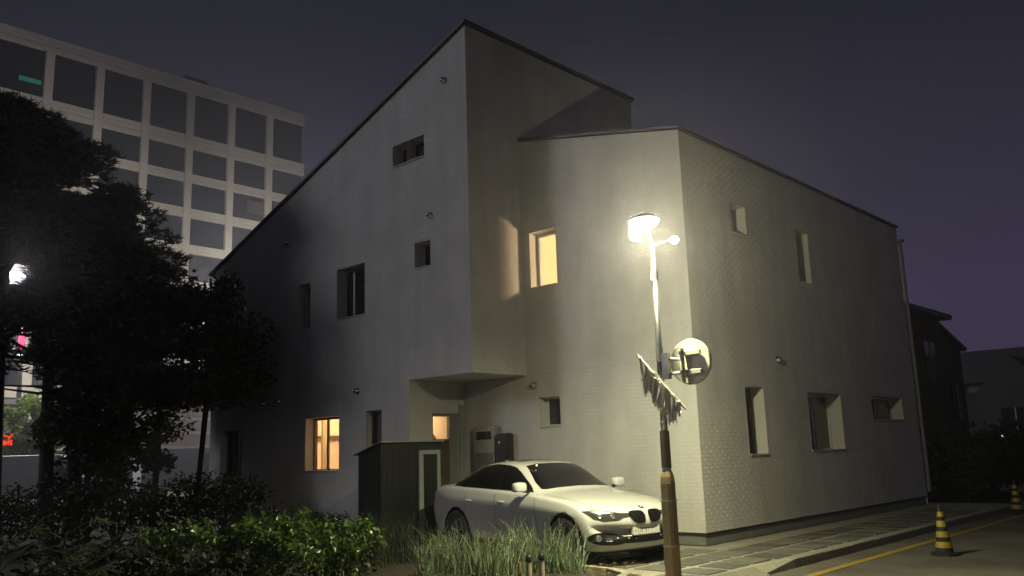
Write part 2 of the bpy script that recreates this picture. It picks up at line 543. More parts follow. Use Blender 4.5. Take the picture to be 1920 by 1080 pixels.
def make_wall(name, o, u, nrm, u0, u1, z0, top, holes, brick_seed, depth=0.24, near=None, bricks=True):
    """vertical wall: point = o + u*s ; top(s) linear ; holes (s0,s1,za,zb)"""
    u, nrm, o = Vector(u), Vector(nrm), Vector(o)
    mb = MB()

    def P(s, z, d=0.0):
        q = o + u * s + nrm * d
        return (q.x, q.y, z)
    cuts = sorted(set([u0, u1] + [h[0] for h in holes] + [h[1] for h in holes]))
    for a, b in zip(cuts[:-1], cuts[1:]):
        hs = sorted([h for h in holes if h[0] <= a + 1e-6 and h[1] >= b - 1e-6], key=lambda h: h[2])
        z = z0
        for h in hs:
            mb.quad(P(a, z), P(b, z), P(b, h[2]), P(a, h[2]))
            z = h[3]
        mb.quad(P(a, z), P(b, z), P(b, top(b)), P(a, top(a)))
    w = mb.build(name, M_MORTAR, house, recalc=False)
    for (a, b, za, zb) in holes:
        rv = MB()
        rv.quad(P(a, za, .006), P(a, zb, .006), P(a, zb, -depth), P(a, za, -depth))
        rv.quad(P(b, za, .006), P(b, zb, .006), P(b, zb, -depth), P(b, za, -depth))
        rv.quad(P(a, zb, .006), P(b, zb, .006), P(b, zb, -depth), P(a, zb, -depth))
        rv.quad(P(a, za, .006), P(b, za, .006), P(b, za, -depth), P(a, za, -depth))
        rv.build("reveal", M_REVEAL, w, recalc=False)
    if not bricks:
        return w
    # brick facing
    rs = random.Random(brick_seed)
    bv, bf = [], []
    zz, rowi = z0, 0
    H, PR = BR_V - 0.008, 0.003
    zmax = max(top(u0), top(u1))
    while zz + H < zmax:
        za, zb = zz + .004, zz + .004 + H
        # blocked intervals
        blocks = [(h[0], h[1]) for h in holes if h[2] < zb and h[3] > za]
        s = u0 - (BR_U / 2 if rowi % 2 else 0.0)
        while s < u1:
            a, b = max(s + .004, u0), min(s + BR_U - .005, u1)
            s += BR_U
            segs = [(a, b)]
            for (p, q) in blocks:
                ns = []
                for (c, d) in segs:
                    if d <= p or c >= q:
                        ns.append((c, d))
                    else:
                        if c < p:
                            ns.append((c, p))
                        if d > q:
                            ns.append((q, d))
                segs = ns
            for (c, d) in segs:
                if d - c < .025:
                    continue
                if min(top(c), top(d)) < zb:
                    continue
                pr = PR + rs.uniform(-.0012, .0012)
                dz = rs.uniform(-.0015, .0015)
                if near and near(c, za) and len(near_bricks) < 300 and abs((d - c) - (BR_U - .009)) < .002:
                    near_bricks.append((w, P((c + d) / 2, (za + zb) / 2 + dz, pr), u, nrm))
                    continue
                k = len(bv)
                bv += [P(c, za + dz, 0), P(d, za + dz, 0), P(d, zb + dz, 0), P(c, zb + dz, 0),
                       P(c, za + dz, pr), P(d, za + dz, pr), P(d, zb + dz, pr), P(c, zb + dz, pr)]
                bf += [(k + 4, k + 5, k + 6, k + 7), (k, k + 1, k + 5, k + 4), (k + 1, k + 2, k + 6, k + 5), (k + 2, k + 3, k + 7, k + 6), (k + 3, k, k + 4, k + 7)]
        zz += BR_V
        rowi += 1
    fb = MB()
    fb.v, fb.f = bv, bf
    fb.build("brick_facing", M_WALL, w, kind="stuff", recalc=False)
    return w


holesL = [(-16.88, -15.61, 1.31, 2.48), (-15.72, -14.71, 4.58, 5.72), (-17.23, -16.77, 4.53, 5.60), (-13.74, -13.271, 7.60, 8.08),
          (-20.67, -19.63, 1.20, 2.34), (-14.65, -14.14, 0.20, 2.53)]
holesL2 = [(-13.269, -12.73, 7.60, 8.08), (-13.06, -12.58, 5.28, 5.82)]
# gable front, left of the overhang and over it
make_wall("wall", (0, YT, 0), (1, 0, 0), (0, -1, 0), XL, XD, 0.2, top_left, holesL, 1)
make_wall("wall", (0, YT, 0), (1, 0, 0), (0, -1, 0), XD, XI, ZO, top_left, holesL2, 2)
# set-back wall: ground storey and upper storey
top_b = lambda X: 7.11 + (7.93 - 7.11) * (XR - X) / (XR - XI)
make_wall("wall", (0, YB, 0), (1, 0, 0), (0, -1, 0), XD, XR, 0.2, lambda s: ZO + .02, [(-11.16, -10.63, 2.05, 2.62)], 3,
          near=lambda s, z: s > -8.95 and 0.2 < z < 1.75)
make_wall("wall", (0, YB, 0), (1, 0, 0), (0, -1, 0), XI, XR, ZO + .02, top_b, [(-11.26, -10.57, 4.78, 5.93)], 4)
# street side
holesR = [(14.33, 15.04, 1.40, 2.64), (16.89, 18.53, 1.42, 2.60), (20.25, 22.23, 2.06, 2.61), (14.31, 14.91, 5.51, 6.10), (17.07, 17.65, 4.89, 6.03)]
make_wall("wall", (XR, 0, 0), (0, 1, 0), (1, 0, 0), YB, YR, 0.2, lambda s: 7.11, holesR, 5,
          near=lambda s, z: s < 14.0 and 0.2 < z < 1.5, depth=0.30)
# return of the overhang and clerestory
make_wall("wall", (XI, 0, 0), (0, 1, 0), (1, 0, 0), YT, YB, ZO, lambda s: 10.03, [], 6)
make_wall("wall", (XI, 0, 0), (0, 1, 0), (1, 0, 0), YB, YC, 7.6, lambda s: 10.03, [], 7)
# porch side wall with the entrance door opening
make_wall("wall", (XD, 0, 0), (0, 1, 0), (1, 0, 0), YT, YB, 0.0, lambda s: ZO, [(11.77, 12.50, 0.02, 2.42)], 8)
# closing walls out of sight
bw = MB()
bw.quad((XL, YT, 0), (XL, YC, 0), (XL, YC, top_left(XL)), (XL, YT, top_left(XL)))
bw.quad((XL, YC, 0), (XI, YC, 0), (XI, YC, 10.03), (XL, YC, top_left(XL)))
bw.quad((XI, YC, 0), (XI, YR, 0), (XI, YR, 7.93), (XI, YC, 7.93))
bw.quad((XI, YR, 0), (XR, YR, 0), (XR, YR, 7.11), (XI, YR, 7.93))
bw.build("rear_wall", M_MORTAR, house, recalc=False)
MB().box(XD, XI - .002, YT + .002, YB, ZO - .0, ZO + .05).build("soffit", M_REVEAL, house)
# individual bricks nearest the camera
brick_me = {}
for (w, p, u, nrm) in near_bricks:
    key = (round(u.x), round(u.y))
    if key not in brick_me:
        L2, H2 = (BR_U - .009) / 2, (BR_V - .009) / 2
        mb = MB()
        c0 = [u * sx * L2 + Vector((0, 0, sz * H2)) for sx, sz in ((-1, -1), (1, -1), (1, 1), (-1, 1))]
        back = [c - nrm * .010 for c in c0]
        mb.add(back + c0, [(4, 5, 6, 7), (0, 1, 5, 4), (1, 2, 6, 5), (2, 3, 7, 6), (3, 0, 4, 7)])
        me = bpy.data.meshes.new("brick")
        me.from_pydata(mb.v, [], mb.f)
        me.materials.append(M_WALL)
        brick_me[key] = me
    o = link_mesh("brick", brick_me[key], w, Vector(p) - parent_world(w))
# plinth with dark flashing above
pl = MB()
pl.box(XL, XD, YT + .03, YT + .3, 0, .155).box(XD, XR - .03, YB + .03, YB + .3, 0, .155).box(XR - .3, XR - .03, YB + .3, YR, 0, .155)
pl.build("plinth", M_PLINTH, house)
pf = MB()
pf.box(XL, XD, YT + .012, YT + .3, .156, .199).box(XD, XR - .012, YB + .012, YB + .3, .156, .199).box(XR - .3, XR - .012, YB + .31, YR, .156, .199)
pf.build("flashing", M_PLINTHD, house)
# roofs (thin dark metal with folded edges)
rf = MB()
x0, x1 = XL - .25, XI + .05
rf.prism([(x0, YT - .07, top_left(x0) + .012), (x1, YT - .07, top_left(x1) + .012), (x1, YT - .07, top_left(x1) + .075), (x0, YT - .07, top_left(x0) + .075)], (0, YC - YT + .15, 0))
roof = rf.build("roof", M_ROOF, house)
rf = MB()
rf.prism([(XI + .003, YB - .05, 7.945), (XR + .05, YB - .05, 7.118), (XR + .05, YB - .05, 7.165), (XI + .003, YB - .05, 7.995)], (0, YR - YB + .12, 0))
roof2 = rf.build("roof", M_ROOF, house)
seams = MB()
yy = YB + .35
while yy < YR:
    seams.box(XR - .05, XR + .075, yy, yy + .03, 7.163, 7.188)
    yy += .42
seams.build("roof_seam", M_ROOF, roof2)
MB().box(XR - .02, XR + .16, YR - .1, YR + .06, 6.72, 6.78).tube((XR + .06, YR + .03, 6.75), (XR + .06, YR + .03, .3), .045).build("downpipe", M_GREYM, house)


def window(o, u, nrm, a, b, za, zb, style="dark", mull=None, depth=0.24, frame=M_FRAME, fw=0.045):
    """glazed frame set into the reveal"""
    u, nrm, o = Vector(u), Vector(nrm), Vector(o)

    def blk(mb, s0, s1, z0, z1, d0, d1):
        ps = [o + u * s0 + nrm * d0, o + u * s1 + nrm * d0, o + u * s1 + nrm * d1, o + u * s0 + nrm * d1]
        mb.prism([(p.x, p.y, z0) for p in ps], (0, 0, z1 - z0))
    d0, d1 = -depth - .05, -depth + .03
    fr = MB()
    blk(fr, a, a + fw, za, zb, d0, d1)
    blk(fr, b - fw, b, za, zb, d0, d1)
    blk(fr, a + fw, b - fw, za, za + fw, d0, d1)
    blk(fr, a + fw, b - fw, zb - fw, zb, d0, d1)
    win = fr.build("window", frame, house)
    edges = [a + fw] + ([m for m in (mull or [])]) + [b - fw]
    for m in (mull or []):
        q = MB()
        blk(q, m - .026, m + .026, za + fw, zb - fw, -depth - .03, -depth + .012)
        q.build("mullion", frame, win)
    for e0, e1 in zip(edges[:-1], edges[1:]):
        q = MB()
        blk(q, e0 + (.026 if e0 != edges[0] else 0), e1 - (.026 if e1 != edges[-1] else 0), za + fw, zb - fw, -depth - .015, -depth - .005)
        q.build("pane", M_GLASS if style == "lit" else M_DGLASS, win)
    q = MB()
    blk(q, a + .004, b - .004, za + .001, za + .022, -depth + .03, .03)
    q.build("sill", M_REVEAL, win)
    return win


FL = ((0, YT, 0), (1, 0, 0), (0, -1, 0))
FB = ((0, YB, 0), (1, 0, 0), (0, -1, 0))
FR = ((XR, 0, 0), (0, 1, 0), (1, 0, 0))
window(*FL, -16.88, -15.61, 1.31, 2.48, "lit", [-16.36], frame=M_FRAMED, fw=.045)
window(*FL, -15.72, -14.71, 4.58, 5.72, mull=[-15.40])
window(*FL, -17.23, -16.77, 4.53, 5.60)
window(*FL, -13.74, -12.73, 7.60, 8.08, mull=[-13.38])
window(*FL, -13.06, -12.58, 5.28, 5.82)
window(*FL, -20.67, -19.63, 1.20, 2.34, mull=[-20.1], frame=M_FRAMED)
window(*FB, -11.16, -10.63, 2.05, 2.62)
window(*FB, -11.26, -10.57, 4.78, 5.93, "lit", frame=M_FRAME, fw=.07)
for h in holesR:
    window(*FR, *h, mull=[(h[0] + h[1]) / 2] if h[1] - h[0] > 1 else None, depth=.30, frame=M_FRAMED if h[0] == 14.33 else M_FRAME)
# back door in the gable front
bd = MB().box(-14.62, -14.17, YT + .2, YT + .25, .2, 2.5).build("back_door", M_FRAMED, house)
MB().tube((-14.25, YT + .19, 1.2), (-14.25, YT + .15, 1.2), .018).build("handle", M_CHROME, bd)
# entrance door: ajar glazed leaf, frame and the lit hall behind
dr = MB()
dr.box(XD - .12, XD - .04, 11.77, 11.83, 0.02, 2.42).box(XD - .12, XD - .04, 12.28, 12.50, 0.02, 2.42).box(XD - .12, XD - .04, 11.83, 12.28, 2.36, 2.42)
door = dr.build("entrance_door", M_GREYM, house)
MB().box(XD - .10, XD - .07, 11.83, 12.28, 0.02, 1.86).build("door_panel", M_FRAMED, door)
MB().box(XD - .09, XD - .08, 11.83, 12.28, 1.90, 2.36).build("pane", M_GLASS, door)
MB().box(XD - .10, XD - .06, 11.83, 12.28, 1.86, 1.90).build("rail", M_FRAMED, door)
MB().box(XD + .008, XD + .03, 12.50, 12.66, 0.02, 2.6).build("door_jamb", M_SHEDTRIM, door)


def room(x0, x1, y0, y1, z0, z1, open_axis, m, lampc, lampr, lm=M_LAMPW):
    mb = MB()
    if open_axis != "-y":
        mb.quad((x0, y0, z0), (x1, y0, z0), (x1, y0, z1), (x0, y0, z1))
    mb.quad((x0, y1, z0), (x1, y1, z0), (x1, y1, z1), (x0, y1, z1))
    mb.quad((x0, y0, z0), (x0, y1, z0), (x0, y1, z1), (x0, y0, z1))
    if open_axis != "+x":
        mb.quad((x1, y0, z0), (x1, y1, z0), (x1, y1, z1), (x1, y0, z1))
    mb.quad((x0, y0, z0), (x1, y0, z0), (x1, y1, z0), (x0, y1, z0))
    mb.quad((x0, y0, z1), (x1, y0, z1), (x1, y1, z1), (x0, y1, z1))
    r = mb.build("room", m, house, recalc=False)
    MB().ellipsoid(lampc, lampr, lampr, lampr * .45, 14, 6).build("ceiling_lamp", lm, r, smooth=True)
    return r


r1 = room(-17.9, -14.9, YT + .26, YT + 2.3, .4, 2.75, "-y", M_ROOMW, (-16.4, YT + 1.1, 2.60), .22, M_LAMPW1)
MB().box(-17.89, -17.55, YT + .75, YT + 2.28, 2.12, 2.74).build("cupboard", M_ROOM, r1)
MB().box(-17.548, -17.54, YT + .80, YT + 1.5, 2.15, 2.70).build("cupboard_door", M_ROOM, r1)
cur = MB()
for i in range(18):
    xa, xb = -16.86 + .36 * i / 18, -16.86 + .36 * (i + 1) / 18
    ya, yb_ = YT + .40 + .02 * math.sin(i * 1.7), YT + .40 + .02 * math.sin((i + 1) * 1.7)
    cur.quad((xa, ya, 1.0), (xb, yb_, 1.0), (xb, yb_, 2.65), (xa, ya, 2.65))
cur.build("curtain", M_CURTAIN, r1, smooth=True, recalc=False)
room(-11.4, -8.4, YB + .29, YB + 2.4, 3.7, 6.3, "-y", M_ROOMW, (-9.85, YB + 1.0, 5.35), .20, M_LAMPW2)
r2b = bpy.data.objects["room.001"]
MB().box(-11.398, -11.38, YB + .62, YB + .66, 4.62, 4.92).build("wall_cord", M_FRAMED, r2b)
MB().box(-11.398, -11.36, YB + .30, YB + 2.38, 3.72, 3.86).build("skirting", M_FRAME, r2b)
r3 = room(XD - 2.2, XD - .13, 11.45, 12.64, 0.03, 2.6, "+x", M_ROOM, (XD - 1.2, 12.0, 2.5), .12)
MB().box(XD - 2.15, XD - .9, 12.38, 12.62, .05, 2.02).build("cupboard", M_ROOM, r3)


def vent(p, nrm):
    mb = MB()
    mb.lathe([(0.075, 0.0), (0.075, .012), (0.06, .02), (.058, .05), (.045, .085), (.02, .10)], p, nrm, 14)
    mb.build("vent_hood", M_CHROME, house, smooth=True)


for X, Z in ((-14.97, 2.97), (-18.67, 2.93), (-17.99, 2.94), (-12.09, 9.05), (-12.57, 6.32), (-17.79, 6.75)):
    vent((X, YT - .004, Z), (0, -1, 0))
vent((-11.27, YB - .004, 2.86), (0, -1, 0))
vent((XR + .004, 15.72, 3.19), (1, 0, 0))
# electricity meter cabinet and black service box under the overhang
mt = MB().box(-12.83, -12.26, YB - .16, YB - .007, 1.03, 2.13).build("meter_cabinet", M_FORMIC, house, bevel=.012)
MB().box(-12.76, -12.34, YB - .172, YB - .161, 1.86, 2.02).build("meter_window", M_DGLASS, mt)
MB().box(-12.80, -12.29, YB - .168, YB - .161, 1.06, 1.60).build("cabinet_door", M_PLINTH, mt)
sb = MB().box(-12.22, -11.84, YB - .2, YB - .007, 1.35, 1.97).build("service_box", M_BLACKM, house, bevel=.05)
MB().lathe([(.04, 0), (.045, .01), (.03, .03), (.01, .035)], (-12.05, YB - .20, 1.78), (0, -1, 0), 12).build("lock", M_CHROME, sb, smooth=True)
#PART2

# ---------------------------------------------------------------- street lamp with mirror and flag
PX, PY = -5.90, 8.97
lamp = thing("street_lamp", "lit street lamp on a tall brown and steel pole in front of the white car", "street lamp", (PX, PY, 0))


def rrect(hw, z, ch=0.03):
    p = [(hw, -hw + ch), (hw, hw - ch), (hw - ch, hw), (-hw + ch, hw), (-hw, hw - ch), (-hw, -hw + ch), (-hw + ch, -hw), (hw - ch, -hw)]
    return [(PX + a, PY + b, z) for a, b in p]


def loft(rings):
    mb = MB()
    n = len(rings[0])
    for r in rings:
        mb.v.extend(r)
    for k in range(len(rings) - 1):
        for i in range(n):
            mb.f.append((k * n + i, k * n + (i + 1) % n, (k + 1) * n + (i + 1) % n, (k + 1) * n + i))
    mb.f.append(tuple(range(n - 1, -1, -1)))
    mb.f.append(tuple((len(rings) - 1) * n + i for i in range(n)))
    return mb


loft([rrect(.080, 0), rrect(.080, .43)]).build("base_cover", M_BROWN, lamp)
loft([rrect(.084, .43), rrect(.084, .455)]).build("cover_band", M_CREAM, lamp)
loft([rrect(.077, .455), rrect(.077, .95)]).build("base_cover", M_BROWN, lamp)
loft([rrect(.081, .95), rrect(.081, .975)]).build("cover_band", M_CREAM, lamp)
loft([rrect(.075, .975), rrect(.075, 1.16), rrect(.070, 1.24), rrect(.060, 1.29), rrect(.050, 1.31, .02)]).build("base_shoulder", M_BROWN, lamp)
MB().tube((PX, PY, 1.31), (PX, PY, 1.345), .054, .054, 16).build("clamp_band", M_CREAM, lamp, smooth=False)
MB().tube((PX, PY, 1.345), (PX, PY, 1.78), .060, .058, 18).build("lower_pole", M_BROWND, lamp)
MB().tube((PX, PY, 1.78), (PX, PY, 3.66), .043, .034, 18).build("upper_pole", M_STEEL, lamp, smooth=True)
MB().tube((PX, PY, 1.86), (PX, PY, 1.885), .047, .047, 18).tube((PX, PY, 2.62), (PX, PY, 2.80), .047, .047, 18).build("strap", M_GREYM, lamp, kind="stuff")
MB().tube((PX, PY, 3.64), (PX, PY, 3.76), .047, .045, 18).build("collar", M_LAMPP, lamp)
MB().tube((PX, PY, 3.76), (PX, PY, 4.08), .034, .014, 14).build("spigot", M_LAMPP, lamp)
MB().tube((PX, PY, 4.06), (PX - .02, PY - .08, 4.43), .016, .014, 10).build("lamp_arm", M_LAMPP, lamp)
hd = MB().ellipsoid((PX - .03, PY - .10, 4.41), .19, .19, .075, 20, 6, 0.0, 1.0).build("lamp_housing", M_GREYM, lamp, smooth=True)
MB().ellipsoid((PX - .03, PY - .10, 4.405), .18, .18, .115, 20, 8, -1.0, 0.0).build("lamp_lens", M_LED, lamp, smooth=True)


def bulb(parent, p, power, col, rad, typ="POINT"):
    d = bpy.data.lights.new("lamp_light", typ)
    d.energy = power
    d.color = col
    d.shadow_soft_size = rad
    o = bpy.data.objects.new("lamp_light", d)
    COL.objects.link(o)
    o.parent = parent
    o.location = Vector(p) - parent_world(parent)
    return o


bulb(lamp, (PX - .03, PY - .10, 4.245), 680, (1.0, .95, .56), .06)
sp_ = bulb(lamp, (PX - .03, PY - .10, 4.24), 1180, (1.0, .95, .56), .06, "SPOT")      # the luminaire throws most light downwards
sp_.data.spot_size = R(172)
sp_.data.spot_blend = .9
sh = MB()  # curved plate added to keep lamp light off the gable front
for i in range(13):
    a = R(138 + 66 * i / 12)
    for dz in (0.0, -.225):
        sh.v.append((PX - .03 + .205 * math.cos(a), PY - .10 + .205 * math.sin(a), 4.405 + dz))
for i in range(12):
    sh.f.append((2 * i, 2 * i + 2, 2 * i + 3, 2 * i + 1))
sho = sh.build("added_light_shield", M_BLACKM, lamp, recalc=False)
shm = sho.modifiers.new("thick", "SOLIDIFY")
shm.thickness = .006
MB().tube((PX, PY, 4.08), (PX + .20, PY + .17, 4.16), .012, .012, 8).build("side_arm", M_LAMPP, lamp)
MB().ellipsoid((PX + .21, PY + .18, 4.15), .055, .055, .05, 14, 8).build("side_lamp", M_LED2, lamp, smooth=True)

mir = thing("convex_mirror", "round traffic mirror seen from its pale back, clamped to the lamp pole", "traffic mirror", (PX + .33, PY + .16, 2.60))
mc = Vector((PX + .33, PY + .16, 2.60))
MB().lathe([(.0, -.01), (.13, -.014), (.24, .005), (.256, .012), (.270, .010), (.272, .03), (.26, .045), (.15, .065), (.0, .075)], mc, (0, 1, 0), 40).build("mirror_back", M_MIRB, mir, smooth=True)
MB().lathe([(.262, -.002), (.277, -.002), (.278, .034), (.264, .036)], mc, (0, 1, 0), 40).build("rim", M_MIRB, mir, smooth=True)
for dz in (.105, -.125):
    MB().box(mc.x - .07, mc.x + .17, mc.y - .055, mc.y - .016, mc.z + dz - .028, mc.z + dz + .028).build("channel_bar", M_MIRB, mir, bevel=.006)
MB().tube((mc.x - .06, mc.y - .085, mc.z - .25), (mc.x - .06, mc.y - .085, mc.z + .16), .030, .030, 14).build("upright_tube", M_MIRB, mir)
for dz in (.105, -.125):
    MB().lathe([(.034, -.02), (.040, -.02), (.040, .02), (.034, .02)], (mc.x - .06, mc.y - .085, mc.z + dz), (0, 0, 1), 14).build("clamp", M_STEEL, mir)
MB().tube((PX, PY + .02, 2.66), (mc.x - .06, mc.y - .085, 2.63), .020, .020, 10).build("bracket_arm", M_MIRB, mir)
MB().tube((PX, PY + .02, 2.46), (mc.x - .06, mc.y - .085, 2.47), .020, .020, 10).build("bracket_arm", M_MIRB, mir)
MB().box(PX + .04, PX + .13, PY - .03, PY + .04, 2.40, 2.72).build("bracket_plate", M_STEEL, mir)

flag = thing("flag", "tattered white flag hanging from a slanted stick on the lamp pole", "flag", (PX, PY, 2.3))
s0 = Vector((-6.00, 8.64, 2.70))
s1 = Vector((-5.55, 8.93, 2.02))
MB().tube(s0, s1, .010, .014, 8).build("flagstick", M_CREAM, flag)
MB().tube(s0.lerp(s1, .35) + Vector((0, 0, .03)), s1 + Vector((-.02, .0, .035)), .008, .008, 6).build("flagstick", M_CREAM, flag)
MB().tube((PX, PY, 2.30), s0.lerp(s1, .52), .012, .012, 8).build("flag_bracket", M_STEEL, flag)
rs = random.Random(11)
cl = MB()
side = (s1 - s0).normalized()
fwd = Vector((.55, -.83, 0)).normalized()


def ribbon(sa, sb, L, twist, sway, ph, nu=9, nv=22, drop=0.0):
    o = len(cl.v)
    ends = [L * (1 + rs.uniform(-.16, .10)) for _ in range(nu)]
    for i in range(nu):
        u = i / (nu - 1)
        p = s0.lerp(s1, sa + (sb - sa) * u)
        mid = s0.lerp(s1, (sa + sb) / 2)
        for j in range(nv):
            t = j / (nv - 1)
            zl = p.z + (mid.z - p.z) * min(1, t * .6)
            narrow = 1 - .12 * t
            base = mid + (p - mid) * narrow
            w = .020 * math.sin(u * 7 + ph + 3.2 * t) * (.4 + t) + .010 * math.sin(u * 17 + 5 * t + ph)
            q = Vector((base.x, base.y, zl - drop * math.sin(math.pi * u) - ends[i] * t))
            q += fwd * (.018 + w + twist * (u - .5) * t * .12) + side * (sway * math.sin(t * 2.6 + ph) * .05)
            cl.v.append(tuple(q))
    for i in range(nu - 1):
        for j in range(nv - 1):
            if j > nv * .7 and rs.random() < .06:
                continue
            k = o + i * nv + j
            cl.f.append((k, k + nv, k + nv + 1, k + 1))


for (sa, sb, L, tw, sw, ph, dr) in ((.03, .13, .27, .4, .3, .2, 0), (.08, .21, .40, -.5, .4, 1.4, 0), (.17, .27, .30, .5, -.3, 2.2, 0),
                                    (.22, .50, .22, .3, .2, .7, .12), (.26, .40, .36, -.4, .4, 3.1, .06), (.35, .55, .37, .4, -.2, 4.0, .03), (.48, .64, .34, -.5, .3, 5.1, 0),
                                    (.57, .72, .40, .5, .4, .9, 0), (.66, .78, .33, -.4, -.3, 2.7, 0), (.72, .90, .17, .3, .2, 3.6, .02)):
    ribbon(sa, sb, L, tw, sw, ph, drop=dr)
# gathered hem rolled round the stick
prev = None
for i in range(40):
    u = i / 39
    p = s0.lerp(s1, .03 + .85 * u) + Vector((0, 0, -.012))
    rr = .016 + .007 * math.sin(u * 40) + .004 * math.sin(u * 93)
    ring = []
    aa = side.orthogonal().normalized()
    bb = side.cross(aa)
    for k in range(8):
        an = k * math.pi / 4 + u * 9
        ring.append(len(cl.v))
        cl.v.append(tuple(p + aa * (rr * math.cos(an)) + bb * (rr * math.sin(an))))
    if prev:
        for k in range(8):
            cl.f.append((prev[k], prev[(k + 1) % 8], ring[(k + 1) % 8], ring[k]))
    prev = ring
co = cl.build("cloth", M_CLOTH, flag, smooth=True, recalc=False)
sm = co.modifiers.new("thick", "SOLIDIFY")
sm.thickness = .003


# ---------------------------------------------------------------- car
def car_body_mesh():
    X = [.80, .77, .70, .58, .40, .15, -.15, -.45, -.62, -.80, -1.05, -1.32, -1.55, -1.9, -2.3, -2.55, -2.8, -3.05, -3.25, -3.5, -3.68, -3.76, -3.82, -3.84]
    ZT = [.52, .66, .742, .788, .828, .878, .92, .962, .99, 1.085, 1.235, 1.36, 1.405, 1.43, 1.40, 1.345, 1.25, 1.14, 1.09, 1.08, 1.06, .98, .80, .70]
    ZB = [.36, .26, .205, .18, .18, .18, .18, .18, .18, .18, .18, .18, .18, .18, .18, .18, .18, .18, .19, .21, .24, .28, .36, .45]
    ZS = [.49, .612, .692, .742, .783, .824, .86, .89, .91, .925, .94, .95, .96, .975, .99, .995, 1.0, 1.005, 1.005, 1.0, .98, .92, .76, .66]
    YS = [.80, .83, .85, .86, .865, .87, .87, .87, .87, .865, .86, .86, .86, .86, .86, .858, .855, .85, .84, .825, .81, .80, .79, .78]
    YM = [.80, .845, .872, .89, .90, .905, .905, .905, .905, .905, .905, .905, .905, .905, .905, .905, .90, .895, .885, .865, .845, .83, .81, .80]
    v, f = [], []
    npt = None
    for x, zt, zb, zs, ys, ym in zip(X, ZT, ZB, ZS, YS, YM):
        H, h = zs - zb, zt - zs
        t = min(1, max(0, (h - .07) / .27))
        half = [(.0, zb), (.62 * ym, zb), (ym - .085, zb + .012), (ym - .055, zb + .2 * H), (ym - .022, zb + .5 * H), (ym, zb + .80 * H), (ys + .012, zs - .03 * min(1, H)), (ys - .01, zs)]
        mixp = lambda a, b: (a[0] + (b[0] - a[0]) * t, a[1] + (b[1] - a[1]) * t)
        half += [mixp((ys - .07, zs + .30 * h), (ys - .045, zs + .06 * h)),
                 mixp((.70, zs + .52 * h), (.735, zs + .48 * h)),
                 mixp((.56, zs + .74 * h), (.612, zs + .84 * h)),
                 mixp((.40, zs + .89 * h), (.53, zs + .945 * h)),
                 mixp((.2, zs + .975 * h), (.28, zs + .99 * h)), (0, zt)]
        ring = half + [(-a, b) for a, b in half[-2:0:-1]]
        npt = len(ring)
        for (yy, z) in ring:
            bx = 0.0
            q = min(1.0, abs(yy) / .9)
            if x > 0:
                bx = -.40 * min(1, x / .8) ** 1.3 * q ** 2.6
            if x < -2.8:
                bx = .26 * min(1, (-2.8 - x) / 1.04) ** 1.4 * q ** 3
            v.append((x + bx, yy, z))
    for k in range(len(X) - 1):
        for i in range(npt):
            f.append((k * npt + i, k * npt + (i + 1) % npt, (k + 1) * npt + (i + 1) % npt, (k + 1) * npt + i))
    f.append(tuple(range(npt)))
    f.append(tuple((len(X) - 1) * npt + i for i in range(npt - 1, -1, -1)))
    me = bpy.data.meshes.new("body")
    me.from_pydata(v, [], f)
    bm = bmesh.new()
    bm.from_mesh(me)
    cl_ = bm.edges.layers.float.get("crease_edge") or bm.edges.layers.float.new("crease_edge")
    bm.verts.ensure_lookup_table()
    for k in range(len(X) - 1):
        if not (-3.5 < X[k] < .5):
            continue
        for idx, cw in ((5, .75), (npt - 5, .75), (7, .45), (npt - 7, .45)):
            e = bm.edges.get((bm.verts[k * npt + idx], bm.verts[(k + 1) * npt + idx]))
            if e:
                e[cl_] = cw
    # split the two end n-gons into strips so that they subdivide well
    for fc in [q for q in bm.faces if len(q.verts) > 6]:
        bmesh.ops.poke(bm, faces=[fc])
    bmesh.ops.recalc_face_normals(bm, faces=bm.faces)
    bm.to_mesh(me)
    bm.free()
    return me


def evaluated(me, mods):
    o = bpy.data.objects.new("tmp", me)
    COL.objects.link(o)
    for fn in mods:
        fn(o)
    dg = bpy.context.evaluated_depsgraph_get()
    dg.update()
    r = bpy.data.meshes.new_from_object(o.evaluated_get(dg))
    COL.objects.unlink(o)
    bpy.data.objects.remove(o)
    return r


def m_sub(lv):
    def fn(o):
        s = o.modifiers.new("s", "SUBSURF")
        s.levels = lv
        s.render_levels = lv
    return fn


cut_objs = []


def m_arch(o):
    for ax in (0.0, -2.81):
        mb = MB()
        for sgn in (1, -1):
            mb.tube((ax, sgn * .56, .335), (ax, sgn * 1.2, .335), .372, .372, 40)
        me = bpy.data.meshes.new("cut")
        me.from_pydata(mb.v, [], mb.f)
        bm = bmesh.new(); bm.from_mesh(me); bmesh.ops.recalc_face_normals(bm, faces=bm.faces); bm.to_mesh(me); bm.free()
        c = bpy.data.objects.new("cut", me)
        COL.objects.link(c)
        cut_objs.append(c)
        b = o.modifiers.new("b", "BOOLEAN")
        b.operation = "DIFFERENCE"
        b.solver = "EXACT"
        b.object = c


smooth_body = evaluated(car_body_mesh(), [m_sub(2)])
bmx = bmesh.new()
bmx.from_mesh(smooth_body)
BVH = BVHTree.FromBMesh(bmx)
cut_body = evaluated(smooth_body.copy(), [m_arch])
for c in cut_objs:
    bpy.data.objects.remove(c)


def set_mat(me, m, smooth=True):
    me.materials.clear()
    me.materials.append(m)
    me.polygons.foreach_set("use_smooth", [smooth] * len(me.polygons))
    me.polygons.foreach_set("material_index", [0] * len(me.polygons))


